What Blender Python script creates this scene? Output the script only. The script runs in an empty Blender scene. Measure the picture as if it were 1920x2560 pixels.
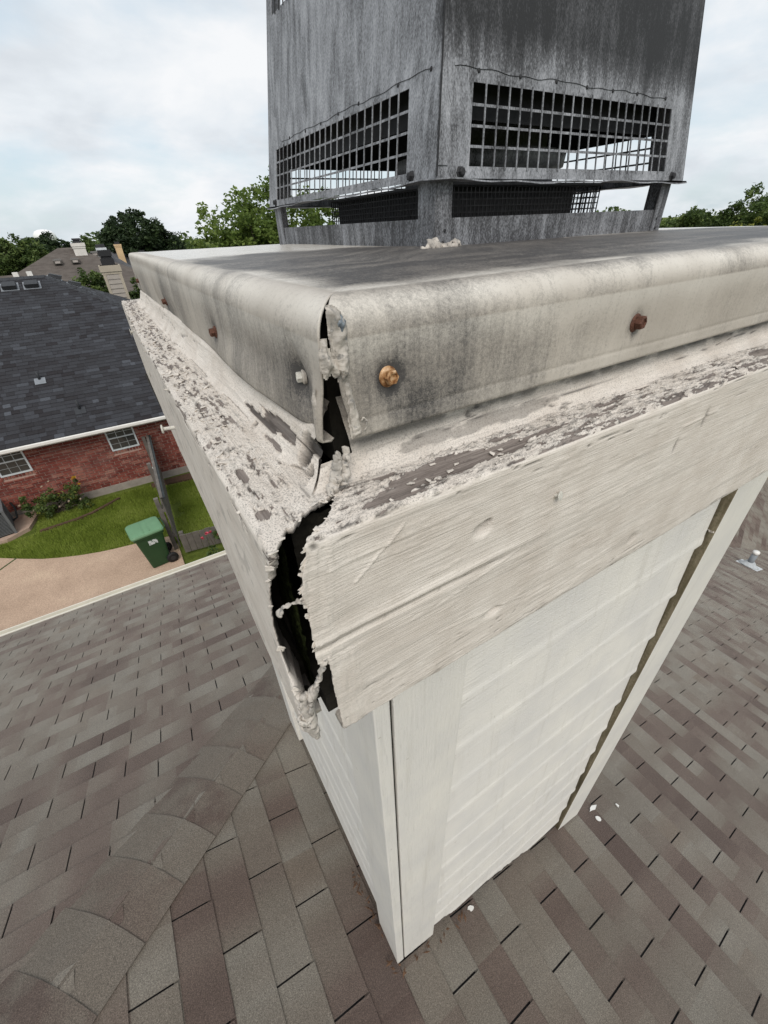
import bpy, math, random
import numpy as np
from mathutils import Matrix, Vector

random.seed(7)
RNG = np.random.default_rng(11)
SC = bpy.context.scene
COL = SC.collection
rad = math.radians

# ------------------------------------------------------------------ camera
CAM_LOC = (-0.1174, -0.2527, 0.1325)
CAM_ROT = (0.9646, 0.0383, -0.5522)
CAM_F = 1030.57 / 1920.0            # focal length in picture widths
cam_d = bpy.data.cameras.new('camera')
cam_d.sensor_fit = 'HORIZONTAL'
cam_d.sensor_width = 36.0
cam_d.lens = 36.0 * CAM_F
cam_d.clip_start = 0.01
cam_d.clip_end = 3000.0
cam = bpy.data.objects.new('camera', cam_d)
cam.location = CAM_LOC
cam.rotation_euler = CAM_ROT
COL.objects.link(cam)
SC.camera = cam

# ------------------------------------------------------------------ sky, sun, exposure
SUN_EL, SUN_AZ = 48.0, 205.0         # azimuth measured from +Y clockwise (towards +X)
world = bpy.data.worlds.new('World')
SC.world = world
world.use_nodes = True
wn, wl = world.node_tree.nodes, world.node_tree.links
wn.clear()
w_out = wn.new('ShaderNodeOutputWorld')
w_bg = wn.new('ShaderNodeBackground')
w_sky = wn.new('ShaderNodeTexSky')
w_sky.sky_type = 'NISHITA'
w_sky.sun_disc = False
w_sky.sun_elevation = rad(SUN_EL)
w_sky.sun_rotation = rad(SUN_AZ)
w_sky.air_density = 1.0
w_sky.dust_density = 1.5
w_tc = wn.new('ShaderNodeTexCoord')
w_sep = wn.new('ShaderNodeSeparateXYZ')
wl.new(w_tc.outputs['Generated'], w_sep.inputs[0])
def wmath(op, a, b=None, c=None):
    n = wn.new('ShaderNodeMath'); n.operation = op
    for i, v in enumerate((a, b, c)):
        if v is None: continue
        if isinstance(v, (int, float)): n.inputs[i].default_value = v
        else: wl.new(v, n.inputs[i])
    return n.outputs[0]
w_z = wmath('ADD', wmath('MAXIMUM', w_sep.outputs[2], 0.0), 0.30)
w_cx = wmath('DIVIDE', w_sep.outputs[0], w_z)
w_cy = wmath('DIVIDE', w_sep.outputs[1], w_z)
w_cmb = wn.new('ShaderNodeCombineXYZ')
wl.new(w_cx, w_cmb.inputs[0]); wl.new(w_cy, w_cmb.inputs[1])
def wnoise(scale, detail, rough, off, dist=0.0):
    mp = wn.new('ShaderNodeMapping'); mp.inputs['Location'].default_value = off
    wl.new(w_cmb.outputs[0], mp.inputs[0])
    n = wn.new('ShaderNodeTexNoise'); n.inputs['Scale'].default_value = scale
    n.inputs['Detail'].default_value = detail; n.inputs['Roughness'].default_value = rough
    n.inputs['Distortion'].default_value = dist
    wl.new(mp.outputs[0], n.inputs['Vector'])
    return n.outputs['Fac']
def wramp(fac, stops):
    r = wn.new('ShaderNodeValToRGB'); e = r.color_ramp.elements
    while len(e) < len(stops): e.new(0.5)
    for el, (p, c) in zip(e, stops):
        el.position = p; el.color = (c[0], c[1], c[2], 1)
    wl.new(fac, r.inputs[0]); return r.outputs[0]
w_cloud = wramp(wnoise(1.5, 9, 0.56, (3.1, 1.7, 0), 0.15), [(0.34, (0, 0, 0)), (0.56, (1, 1, 1))])
w_shade = wramp(wnoise(2.1, 8, 0.55, (9.3, 4.2, 0), 0.2),
                [(0.32, (0.70, 0.745, 0.795)), (0.47, (0.82, 0.865, 0.91)), (0.62, (0.94, 0.955, 0.975))])
w_scale = wn.new('ShaderNodeVectorMath'); w_scale.operation = 'SCALE'
w_scale.inputs['Scale'].default_value = 0.13
wl.new(w_sky.outputs[0], w_scale.inputs[0])
w_thin = wn.new('ShaderNodeMixRGB'); w_thin.inputs[0].default_value = 0.72
w_thin.inputs[2].default_value = (0.72, 0.84, 0.91, 1)
wl.new(w_scale.outputs[0], w_thin.inputs[1])
w_mix = wn.new('ShaderNodeMixRGB')
wl.new(w_cloud, w_mix.inputs[0]); wl.new(w_thin.outputs[0], w_mix.inputs[1]); wl.new(w_shade, w_mix.inputs[2])
wl.new(w_mix.outputs[0], w_bg.inputs[0])
w_bg.inputs[1].default_value = 0.74
wl.new(w_bg.outputs[0], w_out.inputs[0])

sun_d = bpy.data.lights.new('sun', 'SUN')
sun_d.energy = 1.6
sun_d.angle = rad(35)
sun_d.color = (1.0, 0.94, 0.86)
sun = bpy.data.objects.new('sun', sun_d)
_sd = Vector((math.sin(rad(SUN_AZ)) * math.cos(rad(SUN_EL)), math.cos(rad(SUN_AZ)) * math.cos(rad(SUN_EL)), math.sin(rad(SUN_EL))))
sun.rotation_euler = _sd.to_track_quat('Z', 'Y').to_euler()
sun.location = (-3, -5, 8)
COL.objects.link(sun)

vs = SC.view_settings
vs.view_transform = 'Standard'
vs.look = 'None'
vs.exposure = 0.42
vs.gamma = 1.0
vs.use_curve_mapping = False

# ------------------------------------------------------------------ numpy noise
def _hash(ix, iy, iz, seed):
    h = (ix.astype(np.int64) * 374761393 + iy.astype(np.int64) * 668265263 + iz.astype(np.int64) * 2147483647 + seed * 974634777)
    h = (h ^ (h >> 13)) * 1274126177
    h = h & 0x7fffffff
    h = (h ^ (h >> 16)) & 0xffffff
    return h / float(0xffffff)
def vnoise(x, y, z=0.0, seed=0):
    x, y, z = np.broadcast_arrays(np.asarray(x, float), np.asarray(y, float), np.asarray(z, float))
    ix, iy, iz = np.floor(x), np.floor(y), np.floor(z)
    fx, fy, fz = x - ix, y - iy, z - iz
    fx, fy, fz = [f * f * (3 - 2 * f) for f in (fx, fy, fz)]
    r = 0
    for dx in (0, 1):
        for dy in (0, 1):
            for dz in (0, 1):
                w = (fx if dx else 1 - fx) * (fy if dy else 1 - fy) * (fz if dz else 1 - fz)
                r = r + w * _hash(ix + dx, iy + dy, iz + dz, seed)
    return r
def fbm(x, y, z=0.0, octv=4, seed=0, gain=0.5):
    s, a, t = 0, 1.0, 0
    x, y, z = np.asarray(x, float), np.asarray(y, float), np.asarray(z, float)
    for i in range(octv):
        s = s + a * vnoise(x, y, z, seed + i * 17); t += a
        a *= gain; x, y, z = x * 2.03, y * 2.03, z * 2.03
    return s / t
def smooth(a, b, x):
    t = np.clip((x - a) / (b - a + 1e-12), 0, 1)
    return t * t * (3 - 2 * t)

# ------------------------------------------------------------------ camera projection (only to rank what shows largest)
_CR = np.array(cam.rotation_euler.to_matrix())
def project(P):
    v = (np.asarray(P, float) - np.array(CAM_LOC)) @ _CR
    d = -v[..., 2]
    return np.stack([960 + 1030.57 * v[..., 0] / d, 1280 - 1030.57 * v[..., 1] / d, d], -1)

# ------------------------------------------------------------------ object helpers
class MB:
    """collects vertices and faces, links them as one mesh object"""
    def __init__(s): s.v, s.f, s.m = [], [], []
    def add(s, verts, faces, mi=0):
        o = len(s.v)
        s.v.extend([tuple(map(float, q)) for q in verts])
        for f in faces:
            s.f.append(tuple(o + i for i in f)); s.m.append(mi)
    def hexa(s, p, mi=0):
        """8 points: bottom loop then top loop"""
        s.add(p, [(3, 2, 1, 0), (4, 5, 6, 7), (0, 1, 5, 4), (1, 2, 6, 5), (2, 3, 7, 6), (3, 0, 4, 7)], mi)
    def box(s, a, b, mi=0, M=None):
        x0, y0, z0 = a; x1, y1, z1 = b
        p = [(x0, y0, z0), (x1, y0, z0), (x1, y1, z0), (x0, y1, z0), (x0, y0, z1), (x1, y0, z1), (x1, y1, z1), (x0, y1, z1)]
        if M is not None: p = [tuple(M @ Vector(q)) for q in p]
        s.hexa(p, mi)
    def tube(s, pts, rads, n=10, mi=0, cap=True, flat=1.0):
        pts = [Vector(q) for q in pts]
        if isinstance(rads, (int, float)): rads = [rads] * len(pts)
        rings = []
        prev = None
        for i, q in enumerate(pts):
            d = (pts[min(i + 1, len(pts) - 1)] - pts[max(i - 1, 0)]).normalized()
            if prev is None:
                a = d.cross(Vector((0, 0, 1)))
                if a.length < 0.1: a = d.cross(Vector((0, 1, 0)))
            else:
                a = prev - d * prev.dot(d)
            a.normalize(); prev = a
            b = d.cross(a)
            rings.append([q + (a * math.cos(2 * math.pi * k / n) + b * math.sin(2 * math.pi * k / n) * flat) * rads[i] for k in range(n)])
        V = [tuple(v) for r in rings for v in r]
        F = []
        for i in range(len(pts) - 1):
            for k in range(n):
                F.append((i * n + k, i * n + (k + 1) % n, (i + 1) * n + (k + 1) % n, (i + 1) * n + k))
        if cap:
            F.append(tuple(range(n - 1, -1, -1))); F.append(tuple((len(pts) - 1) * n + k for k in range(n)))
        s.add(V, F, mi)
    def lathe(s, prof, c, ax=(0, 0, 1), n=16, mi=0):
        ax = Vector(ax).normalized()
        a = ax.cross(Vector((0, 0, 1)))
        if a.length < 0.1: a = ax.cross(Vector((0, 1, 0)))
        a.normalize(); b = ax.cross(a); c = Vector(c)
        V, F = [], []
        for r, h in prof:
            for k in range(n):
                t = 2 * math.pi * k / n
                V.append(tuple(c + ax * h + (a * math.cos(t) + b * math.sin(t)) * r))
        for i in range(len(prof) - 1):
            for k in range(n):
                F.append((i * n + k, i * n + (k + 1) % n, (i + 1) * n + (k + 1) % n, (i + 1) * n + k))
        F.append(tuple(range(n - 1, -1, -1))); F.append(tuple((len(prof) - 1) * n + k for k in range(n)))
        s.add(V, F, mi)
    def build(s, name, mats, parent=None, smooth_=False):
        return link_mesh(name, s.v, s.f, mats, parent, smooth_, s.m)

def link_mesh(name, v, f, mats, parent=None, smooth_=False, mi=None):
    me = bpy.data.meshes.new(name)
    me.from_pydata(v, [], f)
    if not isinstance(mats, (list, tuple)): mats = [mats]
    for m in mats: me.materials.append(m)
    if mi is not None and len(mats) > 1: me.polygons.foreach_set('material_index', mi)
    if smooth_: me.polygons.foreach_set('use_smooth', [True] * len(me.polygons))
    me.update()
    return link(name, me, parent)
def link(name, data, parent=None, M=None):
    o = bpy.data.objects.new(name, data)
    COL.objects.link(o)
    if M is not None: o.matrix_basis = M
    if parent is not None:
        o.parent = parent
        o.matrix_parent_inverse = parent_inv(parent)
    return o
_W = {}
def parent_inv(p):
    if p.name not in _W:
        M = p.matrix_basis.copy()
        _W[p.name] = M if p.parent is None else _W.get(p.parent.name, Matrix()) @ p.matrix_parent_inverse @ M if False else M
    return _W[p.name].inverted()
def tag(o, label=None, cat=None, group=None, kind=None):
    if label: o['label'] = label
    if cat: o['category'] = cat
    if group: o['group'] = group
    if kind: o['kind'] = kind
    return o
def thing(name, label, cat, loc, group=None):
    o = bpy.data.objects.new(name, None)
    o.empty_display_size = 0.1
    o.location = loc
    COL.objects.link(o)
    return tag(o, label, cat, group)
def grid_mesh(name, V, mat, parent=None, attrs=None, smooth_=True, keep=None, flip=False):
    """V: (n,m,3) array -> quad grid; attrs: dict of (n,m) floats"""
    n, m = V.shape[:2]
    i, j = np.meshgrid(np.arange(n - 1), np.arange(m - 1), indexing='ij')
    q = np.stack([i * m + j, (i + 1) * m + j, (i + 1) * m + j + 1, i * m + j + 1], -1).reshape(-1, 4)
    if flip: q = q[:, ::-1]
    if keep is not None: q = q[keep.reshape(-1)]
    me = bpy.data.meshes.new(name)
    me.vertices.add(n * m); me.vertices.foreach_set('co', V.reshape(-1).astype(np.float32))
    me.loops.add(q.size); me.loops.foreach_set('vertex_index', q.reshape(-1).astype(np.int32))
    me.polygons.add(len(q)); me.polygons.foreach_set('loop_start', np.arange(0, q.size, 4, dtype=np.int32))
    me.polygons.foreach_set('loop_total', np.full(len(q), 4, dtype=np.int32))
    if smooth_: me.polygons.foreach_set('use_smooth', np.ones(len(q), dtype=bool))
    for k, a in (attrs or {}).items():
        at = me.attributes.new(k, 'FLOAT', 'POINT'); at.data.foreach_set('value', np.ascontiguousarray(a, dtype=np.float32).reshape(-1))
    me.materials.append(mat)
    me.update(calc_edges=True); me.validate()
    return link(name, me, parent)

# ------------------------------------------------------------------ material helper
class MT:
    def __init__(s, name):
        s.m = bpy.data.materials.new(name); s.m.use_nodes = True
        s.n, s.l = s.m.node_tree.nodes, s.m.node_tree.links
        s.bs = s.n['Principled BSDF']; s.out = s.n['Material Output']
        s.bs.inputs['Specular IOR Level'].default_value = 0.35
    def put(s, sock, v):
        if isinstance(v, (int, float)): sock.default_value = v
        elif isinstance(v, (tuple, list)):
            sock.default_value = tuple(v) + ((1,) if len(v) == 3 and sock.type == 'RGBA' else ())
        else: s.l.new(v, sock)
    def math(s, op, a, b=0.0, c=0.0, clamp=False):
        n = s.n.new('ShaderNodeMath'); n.operation = op; n.use_clamp = clamp
        s.put(n.inputs[0], a); s.put(n.inputs[1], b); s.put(n.inputs[2], c); return n.outputs[0]
    def pos(s): return s.n.new('ShaderNodeNewGeometry').outputs['Position']
    def obj(s): return s.n.new('ShaderNodeTexCoord').outputs['Object']
    def scale(s, vec, sc, loc=(0, 0, 0)):
        n = s.n.new('ShaderNodeMapping'); n.inputs['Scale'].default_value = sc; n.inputs['Location'].default_value = loc
        s.l.new(vec, n.inputs[0]); return n.outputs[0]
    def dot(s, vec, d):
        n = s.n.new('ShaderNodeVectorMath'); n.operation = 'DOT_PRODUCT'; s.l.new(vec, n.inputs[0]); n.inputs[1].default_value = d
        return n.outputs['Value']
    def comb(s, x, y, z):
        n = s.n.new('ShaderNodeCombineXYZ'); s.put(n.inputs[0], x); s.put(n.inputs[1], y); s.put(n.inputs[2], z); return n.outputs[0]
    def sep(s, v):
        n = s.n.new('ShaderNodeSeparateXYZ'); s.l.new(v, n.inputs[0]); return n.outputs
    def noise(s, vec, sc=5.0, det=3.0, ro=0.5, dist=0.0):
        n = s.n.new('ShaderNodeTexNoise'); n.inputs['Scale'].default_value = sc; n.inputs['Detail'].default_value = det
        n.inputs['Roughness'].default_value = ro; n.inputs['Distortion'].default_value = dist
        if vec is not None: s.l.new(vec, n.inputs['Vector'])
        return n.outputs['Fac']
    def white(s, vec):
        n = s.n.new('ShaderNodeTexWhiteNoise'); n.noise_dimensions = '3D'; s.l.new(vec, n.inputs['Vector']); return n.outputs['Value']
    def ramp(s, fac, stops, interp='LINEAR'):
        r = s.n.new('ShaderNodeValToRGB'); r.color_ramp.interpolation = interp; e = r.color_ramp.elements
        while len(e) < len(stops): e.new(0.5)
        for el, (p, c) in zip(e, stops):
            if isinstance(c, (int, float)): c = (c, c, c)
            el.position = p; el.color = (c[0], c[1], c[2], 1)
        s.put(r.inputs[0], fac); return r.outputs[0]
    def mix(s, f, a, b, mode='MIX'):
        n = s.n.new('ShaderNodeMixRGB'); n.blend_type = mode
        s.put(n.inputs[0], f); s.put(n.inputs[1], a); s.put(n.inputs[2], b); return n.outputs[0]
    def attr(s, name):
        n = s.n.new('ShaderNodeAttribute'); n.attribute_name = name; return n.outputs['Fac']
    def bump(s, h, strength=0.5, dist=0.002, normal=None):
        n = s.n.new('ShaderNodeBump'); n.inputs['Strength'].default_value = strength; n.inputs['Distance'].default_value = dist
        s.put(n.inputs['Height'], h)
        if normal is not None: s.l.new(normal, n.inputs['Normal'])
        return n.outputs[0]
    def done(s, color=None, rough=0.6, normal=None, metal=0.0, spec=None):
        if color is not None: s.put(s.bs.inputs['Base Color'], color)
        s.put(s.bs.inputs['Roughness'], rough); s.put(s.bs.inputs['Metallic'], metal)
        if spec is not None: s.bs.inputs['Specular IOR Level'].default_value = spec
        if normal is not None: s.l.new(normal, s.bs.inputs['Normal'])
        return s.m
def plain(name, col, rough=0.6, var=0.25, sc=40.0, bump=0.0, metal=0.0):
    t = MT(name); P = t.obj()
    n = t.noise(P, sc, 4, 0.6)
    c = t.mix(1.0, col, t.ramp(n, [(0.25, 1 - var), (0.75, 1 + var)]), 'MULTIPLY')
    return t.done(c, rough, t.bump(n, 0.5, bump) if bump else None, metal)

# ---- weathered paint on the trim boards (grain runs along one axis)
def trim_mat(name, ax):
    t = MT(name); P = t.pos()
    sc = [760.0, 760.0, 760.0]; sc[ax] = 20.0
    sc2 = [160.0, 160.0, 160.0]; sc2[ax] = 5.0
    g1 = t.noise(t.scale(P, sc), 1.0, 3, 0.55); g2 = t.noise(t.scale(P, sc2), 1.0, 4, 0.6, 0.4)
    bare, dark, led = t.attr('bare'), t.attr('dark'), t.attr('ledge')
    spk = t.noise(P, 900.0, 2, 0.6); blot = t.noise(P, 22.0, 4, 0.6)
    paint = t.ramp(blot, [(0.3, (0.58, 0.52, 0.46)), (0.62, (0.70, 0.645, 0.585))])
    paint = t.mix(t.math('MULTIPLY', t.ramp(spk, [(0.36, 0.7), (0.5, 0.0)]), t.math('ADD', t.math('MULTIPLY', led, 0.75), 0.25)), paint, (0.20, 0.185, 0.17))
    paint = t.mix(t.ramp(g2, [(0.34, 0.3), (0.46, 0.0)]), paint, (0.37, 0.345, 0.31))
    paint = t.mix(t.ramp(g1, [(0.32, 0.20), (0.5, 0.0)]), paint, (0.33, 0.30, 0.265))
    wood = t.ramp(t.math('ADD', t.math('MULTIPLY', g2, 0.6), t.math('MULTIPLY', g1, 0.4)),
                  [(0.3, (0.075, 0.062, 0.054)), (0.5, (0.20, 0.168, 0.15)), (0.7, (0.34, 0.30, 0.27))])
    ragged = t.math('ADD', bare, t.math('MULTIPLY', t.math('SUBTRACT', spk, 0.5), 0.35))
    c = t.mix(t.ramp(ragged, [(0.42, 0.0), (0.54, 1.0)]), paint, wood)
    c = t.mix(t.math('MULTIPLY', dark, 0.92, clamp=True), c, (0.035, 0.032, 0.03))
    h = t.math('ADD', t.math('MULTIPLY', g1, 0.9), t.math('ADD', t.math('MULTIPLY', g2, 0.35), t.math('MULTIPLY', spk, 0.3)))
    return t.done(c, 0.72, t.bump(h, 1.0, 0.00075))
M_TRIM_X = trim_mat('trim_paint_x', 0)
M_TRIM_Y = trim_mat('trim_paint_y', 1)

# ---- white siding paint
def siding_mat(name, ax, col=(0.725, 0.705, 0.67)):
    t = MT(name); P = t.pos()
    sc = [240.0, 240.0, 240.0]; sc[ax] = 14.0
    g = t.noise(t.scale(P, sc), 1.0, 3, 0.6); b = t.noise(P, 6.0, 4, 0.6); f = t.noise(P, 330.0, 2, 0.5)
    c = t.mix(1.0, col, t.ramp(b, [(0.3, (0.90, 0.90, 0.905)), (0.7, (1.04, 1.03, 1.0))]), 'MULTIPLY')
    c = t.mix(t.ramp(g, [(0.30, 0.35), (0.42, 0.0)]), c, (0.50, 0.48, 0.45))
    drip = t.noise(t.scale(P, (46, 46, 2.2)), 1.0, 4, 0.6); sp_ = t.noise(P, 70, 3, 0.6)
    c = t.mix(t.ramp(drip, [(0.28, 0.28), (0.45, 0.0)]), c, (0.44, 0.41, 0.35))
    c = t.mix(t.ramp(sp_, [(0.25, 0.5), (0.32, 0.0)]), c, (0.36, 0.33, 0.28))
    return t.done(c, 0.6, t.bump(t.math('ADD', g, t.math('MULTIPLY', f, 0.7)), 0.7, 0.0018))
M_SIDE_X = siding_mat('siding_paint_x', 0)
M_SIDE_Y = siding_mat('siding_paint_y', 1)
M_CORNER = siding_mat('corner_board_paint', 2, (0.70, 0.68, 0.64))
def dirty_edge():
    t = MT('bare_board_edge'); P = t.pos()
    a = t.noise(t.scale(P, (60, 60, 6)), 1.0, 4, 0.6); b = t.noise(P, 120, 3, 0.6)
    c = t.ramp(a, [(0.3, (0.075, 0.06, 0.035)), (0.5, (0.17, 0.14, 0.09)), (0.68, (0.27, 0.23, 0.16))])
    c = t.mix(t.ramp(b, [(0.45, 0), (0.7, 0.55)]), c, (0.075, 0.075, 0.03))
    return t.done(c, 0.85, t.bump(b, 0.6, 0.002))
M_EDGE = dirty_edge()
M_VOID = plain('rot_and_void_black', (0.018, 0.016, 0.012), 0.95, 0.4, 120, 0.002)  # near-black tone carries the shade of the hollows behind the boards
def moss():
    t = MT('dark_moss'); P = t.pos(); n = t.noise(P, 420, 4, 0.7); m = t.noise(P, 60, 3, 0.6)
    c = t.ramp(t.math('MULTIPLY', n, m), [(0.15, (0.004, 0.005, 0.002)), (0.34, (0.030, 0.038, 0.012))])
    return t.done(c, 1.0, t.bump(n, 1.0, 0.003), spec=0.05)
M_MOSS = moss()
def caulk():
    t = MT('old_sealant'); P = t.pos(); n = t.noise(P, 260, 4, 0.65); m = t.noise(P, 90, 3, 0.6)
    c = t.ramp(m, [(0.3, (0.27, 0.25, 0.225)), (0.5, (0.46, 0.42, 0.375)), (0.7, (0.56, 0.515, 0.46))])
    c = t.mix(t.ramp(n, [(0.33, 0.7), (0.45, 0)]), c, (0.12, 0.12, 0.12))
    return t.done(c, 0.65, t.bump(n, 0.7, 0.0012))
M_CAULK = caulk()
def caulk_blue():
    t = MT('blue_grey_sealant'); P = t.pos(); n = t.noise(P, 300, 4, 0.65)
    return t.done(t.ramp(n, [(0.3, (0.06, 0.07, 0.085)), (0.5, (0.20, 0.23, 0.26)), (0.7, (0.36, 0.38, 0.39))]), 0.45, t.bump(n, 0.7, 0.0012))
M_CAULKB = caulk_blue()

# ---- weathered sheet-metal cap: 'soot' attribute from the mesh, fine speckle in the shader
def cap_mat():
    t = MT('weathered_cap_metal'); P = t.pos()
    soot, worn = t.attr('soot'), t.attr('worn')
    s1 = t.noise(P, 1300.0, 2, 0.6); s2 = t.noise(P, 420.0, 3, 0.65); b = t.noise(P, 14, 4, 0.6)
    st = t.noise(t.scale(P, (260, 260, 14)), 1.0, 3, 0.6)
    base = t.ramp(b, [(0.3, (0.36, 0.32, 0.275)), (0.7, (0.50, 0.455, 0.40))])
    base = t.mix(worn, base, (0.66, 0.625, 0.57))
    a = t.math('ADD', soot, t.math('MULTIPLY', t.math('SUBTRACT', s2, 0.5), 0.8))
    a = t.math('ADD', a, t.math('MULTIPLY', t.math('SUBTRACT', st, 0.5), 0.6))
    a = t.math('ADD', a, t.math('MULTIPLY', t.math('SUBTRACT', s1, 0.5), 0.8))
    f = t.ramp(a, [(0.05, 0.0), (1.15, 0.95)])
    c = t.mix(f, base, (0.040, 0.038, 0.039))
    r = t.math('SUBTRACT', 0.74, t.math('MULTIPLY', t.attr('wet'), 0.5))
    return t.done(c, r, t.bump(t.math('ADD', s2, t.math('MULTIPLY', st, 0.6)), 0.35, 0.0007), spec=0.5)
M_CAP = cap_mat()

# ---- sooty galvanised shroud
def shroud_mat(name='sooty_galvanised', lift=0.0):
    t = MT(name); P = t.pos(); x, y, z = t.sep(P)
    s1 = t.noise(t.scale(P, (700, 700, 330)), 1.0, 3, 0.65); s2 = t.noise(t.scale(P, (60, 60, 9)), 1.0, 4, 0.65, 0.5)
    big = t.noise(P, 9.0, 4, 0.6)
    hi = t.ramp(z, [(0.272, 0.0), (0.31, 1.0)])
    rt = t.ramp(t.math('SUBTRACT', x, y), [(-0.06, 0.0), (0.03, 1.0)])
    soot = t.math('ADD', t.math('MULTIPLY', t.math('MULTIPLY', hi, rt), 0.52), t.math('MULTIPLY', t.math('SUBTRACT', s2, 0.5), 1.15))
    soot = t.math('ADD', soot, t.math('MULTIPLY', t.math('SUBTRACT', big, 0.5), 0.8))
    soot = t.math('ADD', soot, t.math('MULTIPLY', t.math('SUBTRACT', s1, 0.5), 1.2))
    f = t.math('ADD', soot, 0.37 - lift)
    c = t.ramp(f, [(0.02, (0.42, 0.425, 0.45)), (0.36, (0.235, 0.24, 0.255)), (0.62, (0.085, 0.085, 0.09)), (0.95, (0.025, 0.025, 0.026))])
    return t.done(c, 0.58, t.bump(s1, 0.3, 0.0006), 0.25)
M_SHR = shroud_mat()
M_BAR = shroud_mat('galvanised_bar', -0.04)
M_RAIL = shroud_mat('dark_galvanised_rail', -0.14)
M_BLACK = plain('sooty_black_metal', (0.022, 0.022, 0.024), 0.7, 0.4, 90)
M_DRUM = shroud_mat('flue_drum_metal', 0.05)
M_RUST = plain('rusty_screw', (0.095, 0.040, 0.025), 0.75, 0.6, 700, 0.001)
def brass():
    t = MT('rust_stained_screw'); P = t.pos(); n = t.noise(P, 260, 4, 0.6)
    c = t.ramp(n, [(0.38, (0.16, 0.065, 0.022)), (0.5, (0.40, 0.22, 0.10)), (0.64, (0.60, 0.42, 0.26))])
    return t.done(c, 0.5, t.bump(n, 0.4, 0.0002), 0.15)
M_BRASS = brass()
M_PAINTED = plain('painted_nail', (0.55, 0.53, 0.48), 0.6, 0.25, 500, 0.0006)

# ---- shingles: tones change along a course; each course its own
EXP, TAB = 0.127, 0.305
def shingle_mat(name, e, d, d0, dark=1.0, tones=None, gran=1.0):
    t = MT(name); P = t.pos()
    a = t.dot(P, e); dd = t.dot(P, d)
    row = t.math('FLOOR', t.math('DIVIDE', t.math('SUBTRACT', dd, d0 + 0.004), EXP))
    w = t.white(t.comb(row, 3.7, 1.1))
    cell = t.math('FLOOR', t.math('ADD', t.math('DIVIDE', a, 0.1525), t.math('MULTIPLY', w, 37.0)))
    c1 = t.white(t.comb(row, cell, 0.5))
    n = t.noise(t.comb(t.math('MULTIPLY', a, 2.0), t.math('MULTIPLY', row, 7.31), 0.0), 1.0, 2, 0.5)
    mixv = t.math('ADD', t.math('MULTIPLY', n, 0.90), t.math('MULTIPLY', c1, 0.10))
    tones = tones or [(0.30, (0.086, 0.059, 0.050)), (0.42, (0.124, 0.092, 0.077)), (0.50, (0.158, 0.134, 0.110)), (0.60, (0.196, 0.177, 0.150)), (0.72, (0.146, 0.113, 0.088))]
    c = t.ramp(mixv, tones)
    if gran:
        g = t.noise(P, 330.0, 2, 0.75); g2 = t.noise(P, 900.0, 1, 0.5)
        gg = t.math('ADD', t.math('MULTIPLY', g, 0.65), t.math('MULTIPLY', g2, 0.35))
        c = t.mix(1.0, c, t.ramp(gg, [(0.28, 0.35), (0.5, 1.0), (0.72, 2.1)]), 'MULTIPLY')
        dirt = t.noise(P, 1.7, 4, 0.6)
        c = t.mix(1.0, c, t.ramp(dirt, [(0.3, 0.86), (0.7, 1.12)]), 'MULTIPLY')
        t.bs.inputs['Sheen Weight'].default_value = 0.17; t.bs.inputs['Sheen Tint'].default_value = (1.0, 0.93, 0.84, 1); t.bs.inputs['Sheen Roughness'].default_value = 0.45
        return t.done(c, 0.88, t.bump(gg, 1.0, 0.0042), spec=0.3)
    return t.done(c, 0.9, spec=0.2)
M_FELT = plain('roofing_felt', (0.022, 0.021, 0.021), 0.95, 0.3, 50)

# ---- ground materials
def grass_ground():
    t = MT('grass_ground'); P = t.pos(); n = t.noise(P, 3.0, 5, 0.6); f = t.noise(P, 60, 3, 0.7)
    c = t.ramp(n, [(0.3, (0.075, 0.10, 0.018)), (0.7, (0.14, 0.175, 0.036))])
    c = t.mix(1.0, c, t.ramp(f, [(0.3, 0.6), (0.7, 1.35)]), 'MULTIPLY')
    return t.done(c, 0.95, t.bump(f, 0.8, 0.03), spec=0.1)
M_GRASS = grass_ground()
def aggregate():
    t = MT('exposed_aggregate'); P = t.pos(); n = t.noise(P, 0.9, 4, 0.6); f = t.noise(P, 42, 3, 0.8); g = t.noise(P, 130, 2, 0.6)
    c = t.ramp(n, [(0.28, (0.36, 0.255, 0.185)), (0.55, (0.45, 0.325, 0.24)), (0.78, (0.53, 0.40, 0.29))])
    c = t.mix(1.0, c, t.ramp(t.math('ADD', t.math('MULTIPLY', f, 0.6), t.math('MULTIPLY', g, 0.4)), [(0.33, 0.55), (0.5, 1.0), (0.66, 1.4)]), 'MULTIPLY')
    return t.done(c, 0.9, t.bump(f, 0.6, 0.01), spec=0.2)
M_DRIVE = aggregate()
M_SOIL = plain('bare_soil', (0.085, 0.05, 0.032), 1.0, 0.4, 14, 0.01)
M_CONC = plain('grey_concrete', (0.30, 0.265, 0.235), 0.9, 0.2, 8, 0.004)
def leafmat(name, c0, c1, c2, trans=0.35):
    t = MT(name); tone = t.attr('tone')
    c = t.ramp(tone, [(0.0, c0), (0.5, c1), (1.0, c2)])
    t.done(c, 0.6, spec=0.25)
    tr = t.n.new('ShaderNodeBsdfTranslucent'); t.l.new(c, tr.inputs[0])
    mx = t.n.new('ShaderNodeMixShader'); mx.inputs[0].default_value = trans
    t.l.new(t.bs.outputs[0], mx.inputs[1]); t.l.new(tr.outputs[0], mx.inputs[2]); t.l.new(mx.outputs[0], t.out.inputs[0])
    return t.m
M_BARK = plain('bark', (0.085, 0.068, 0.052), 0.95, 0.4, 9, 0.02)
M_LEAF_OAK = leafmat('oak_leaves', (0.012, 0.022, 0.010), (0.026, 0.046, 0.016), (0.055, 0.085, 0.030), 0.2)
M_LEAF_LIGHT = leafmat('light_leaves', (0.065, 0.105, 0.022), (0.15, 0.215, 0.048), (0.27, 0.34, 0.095), 0.45)
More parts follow.
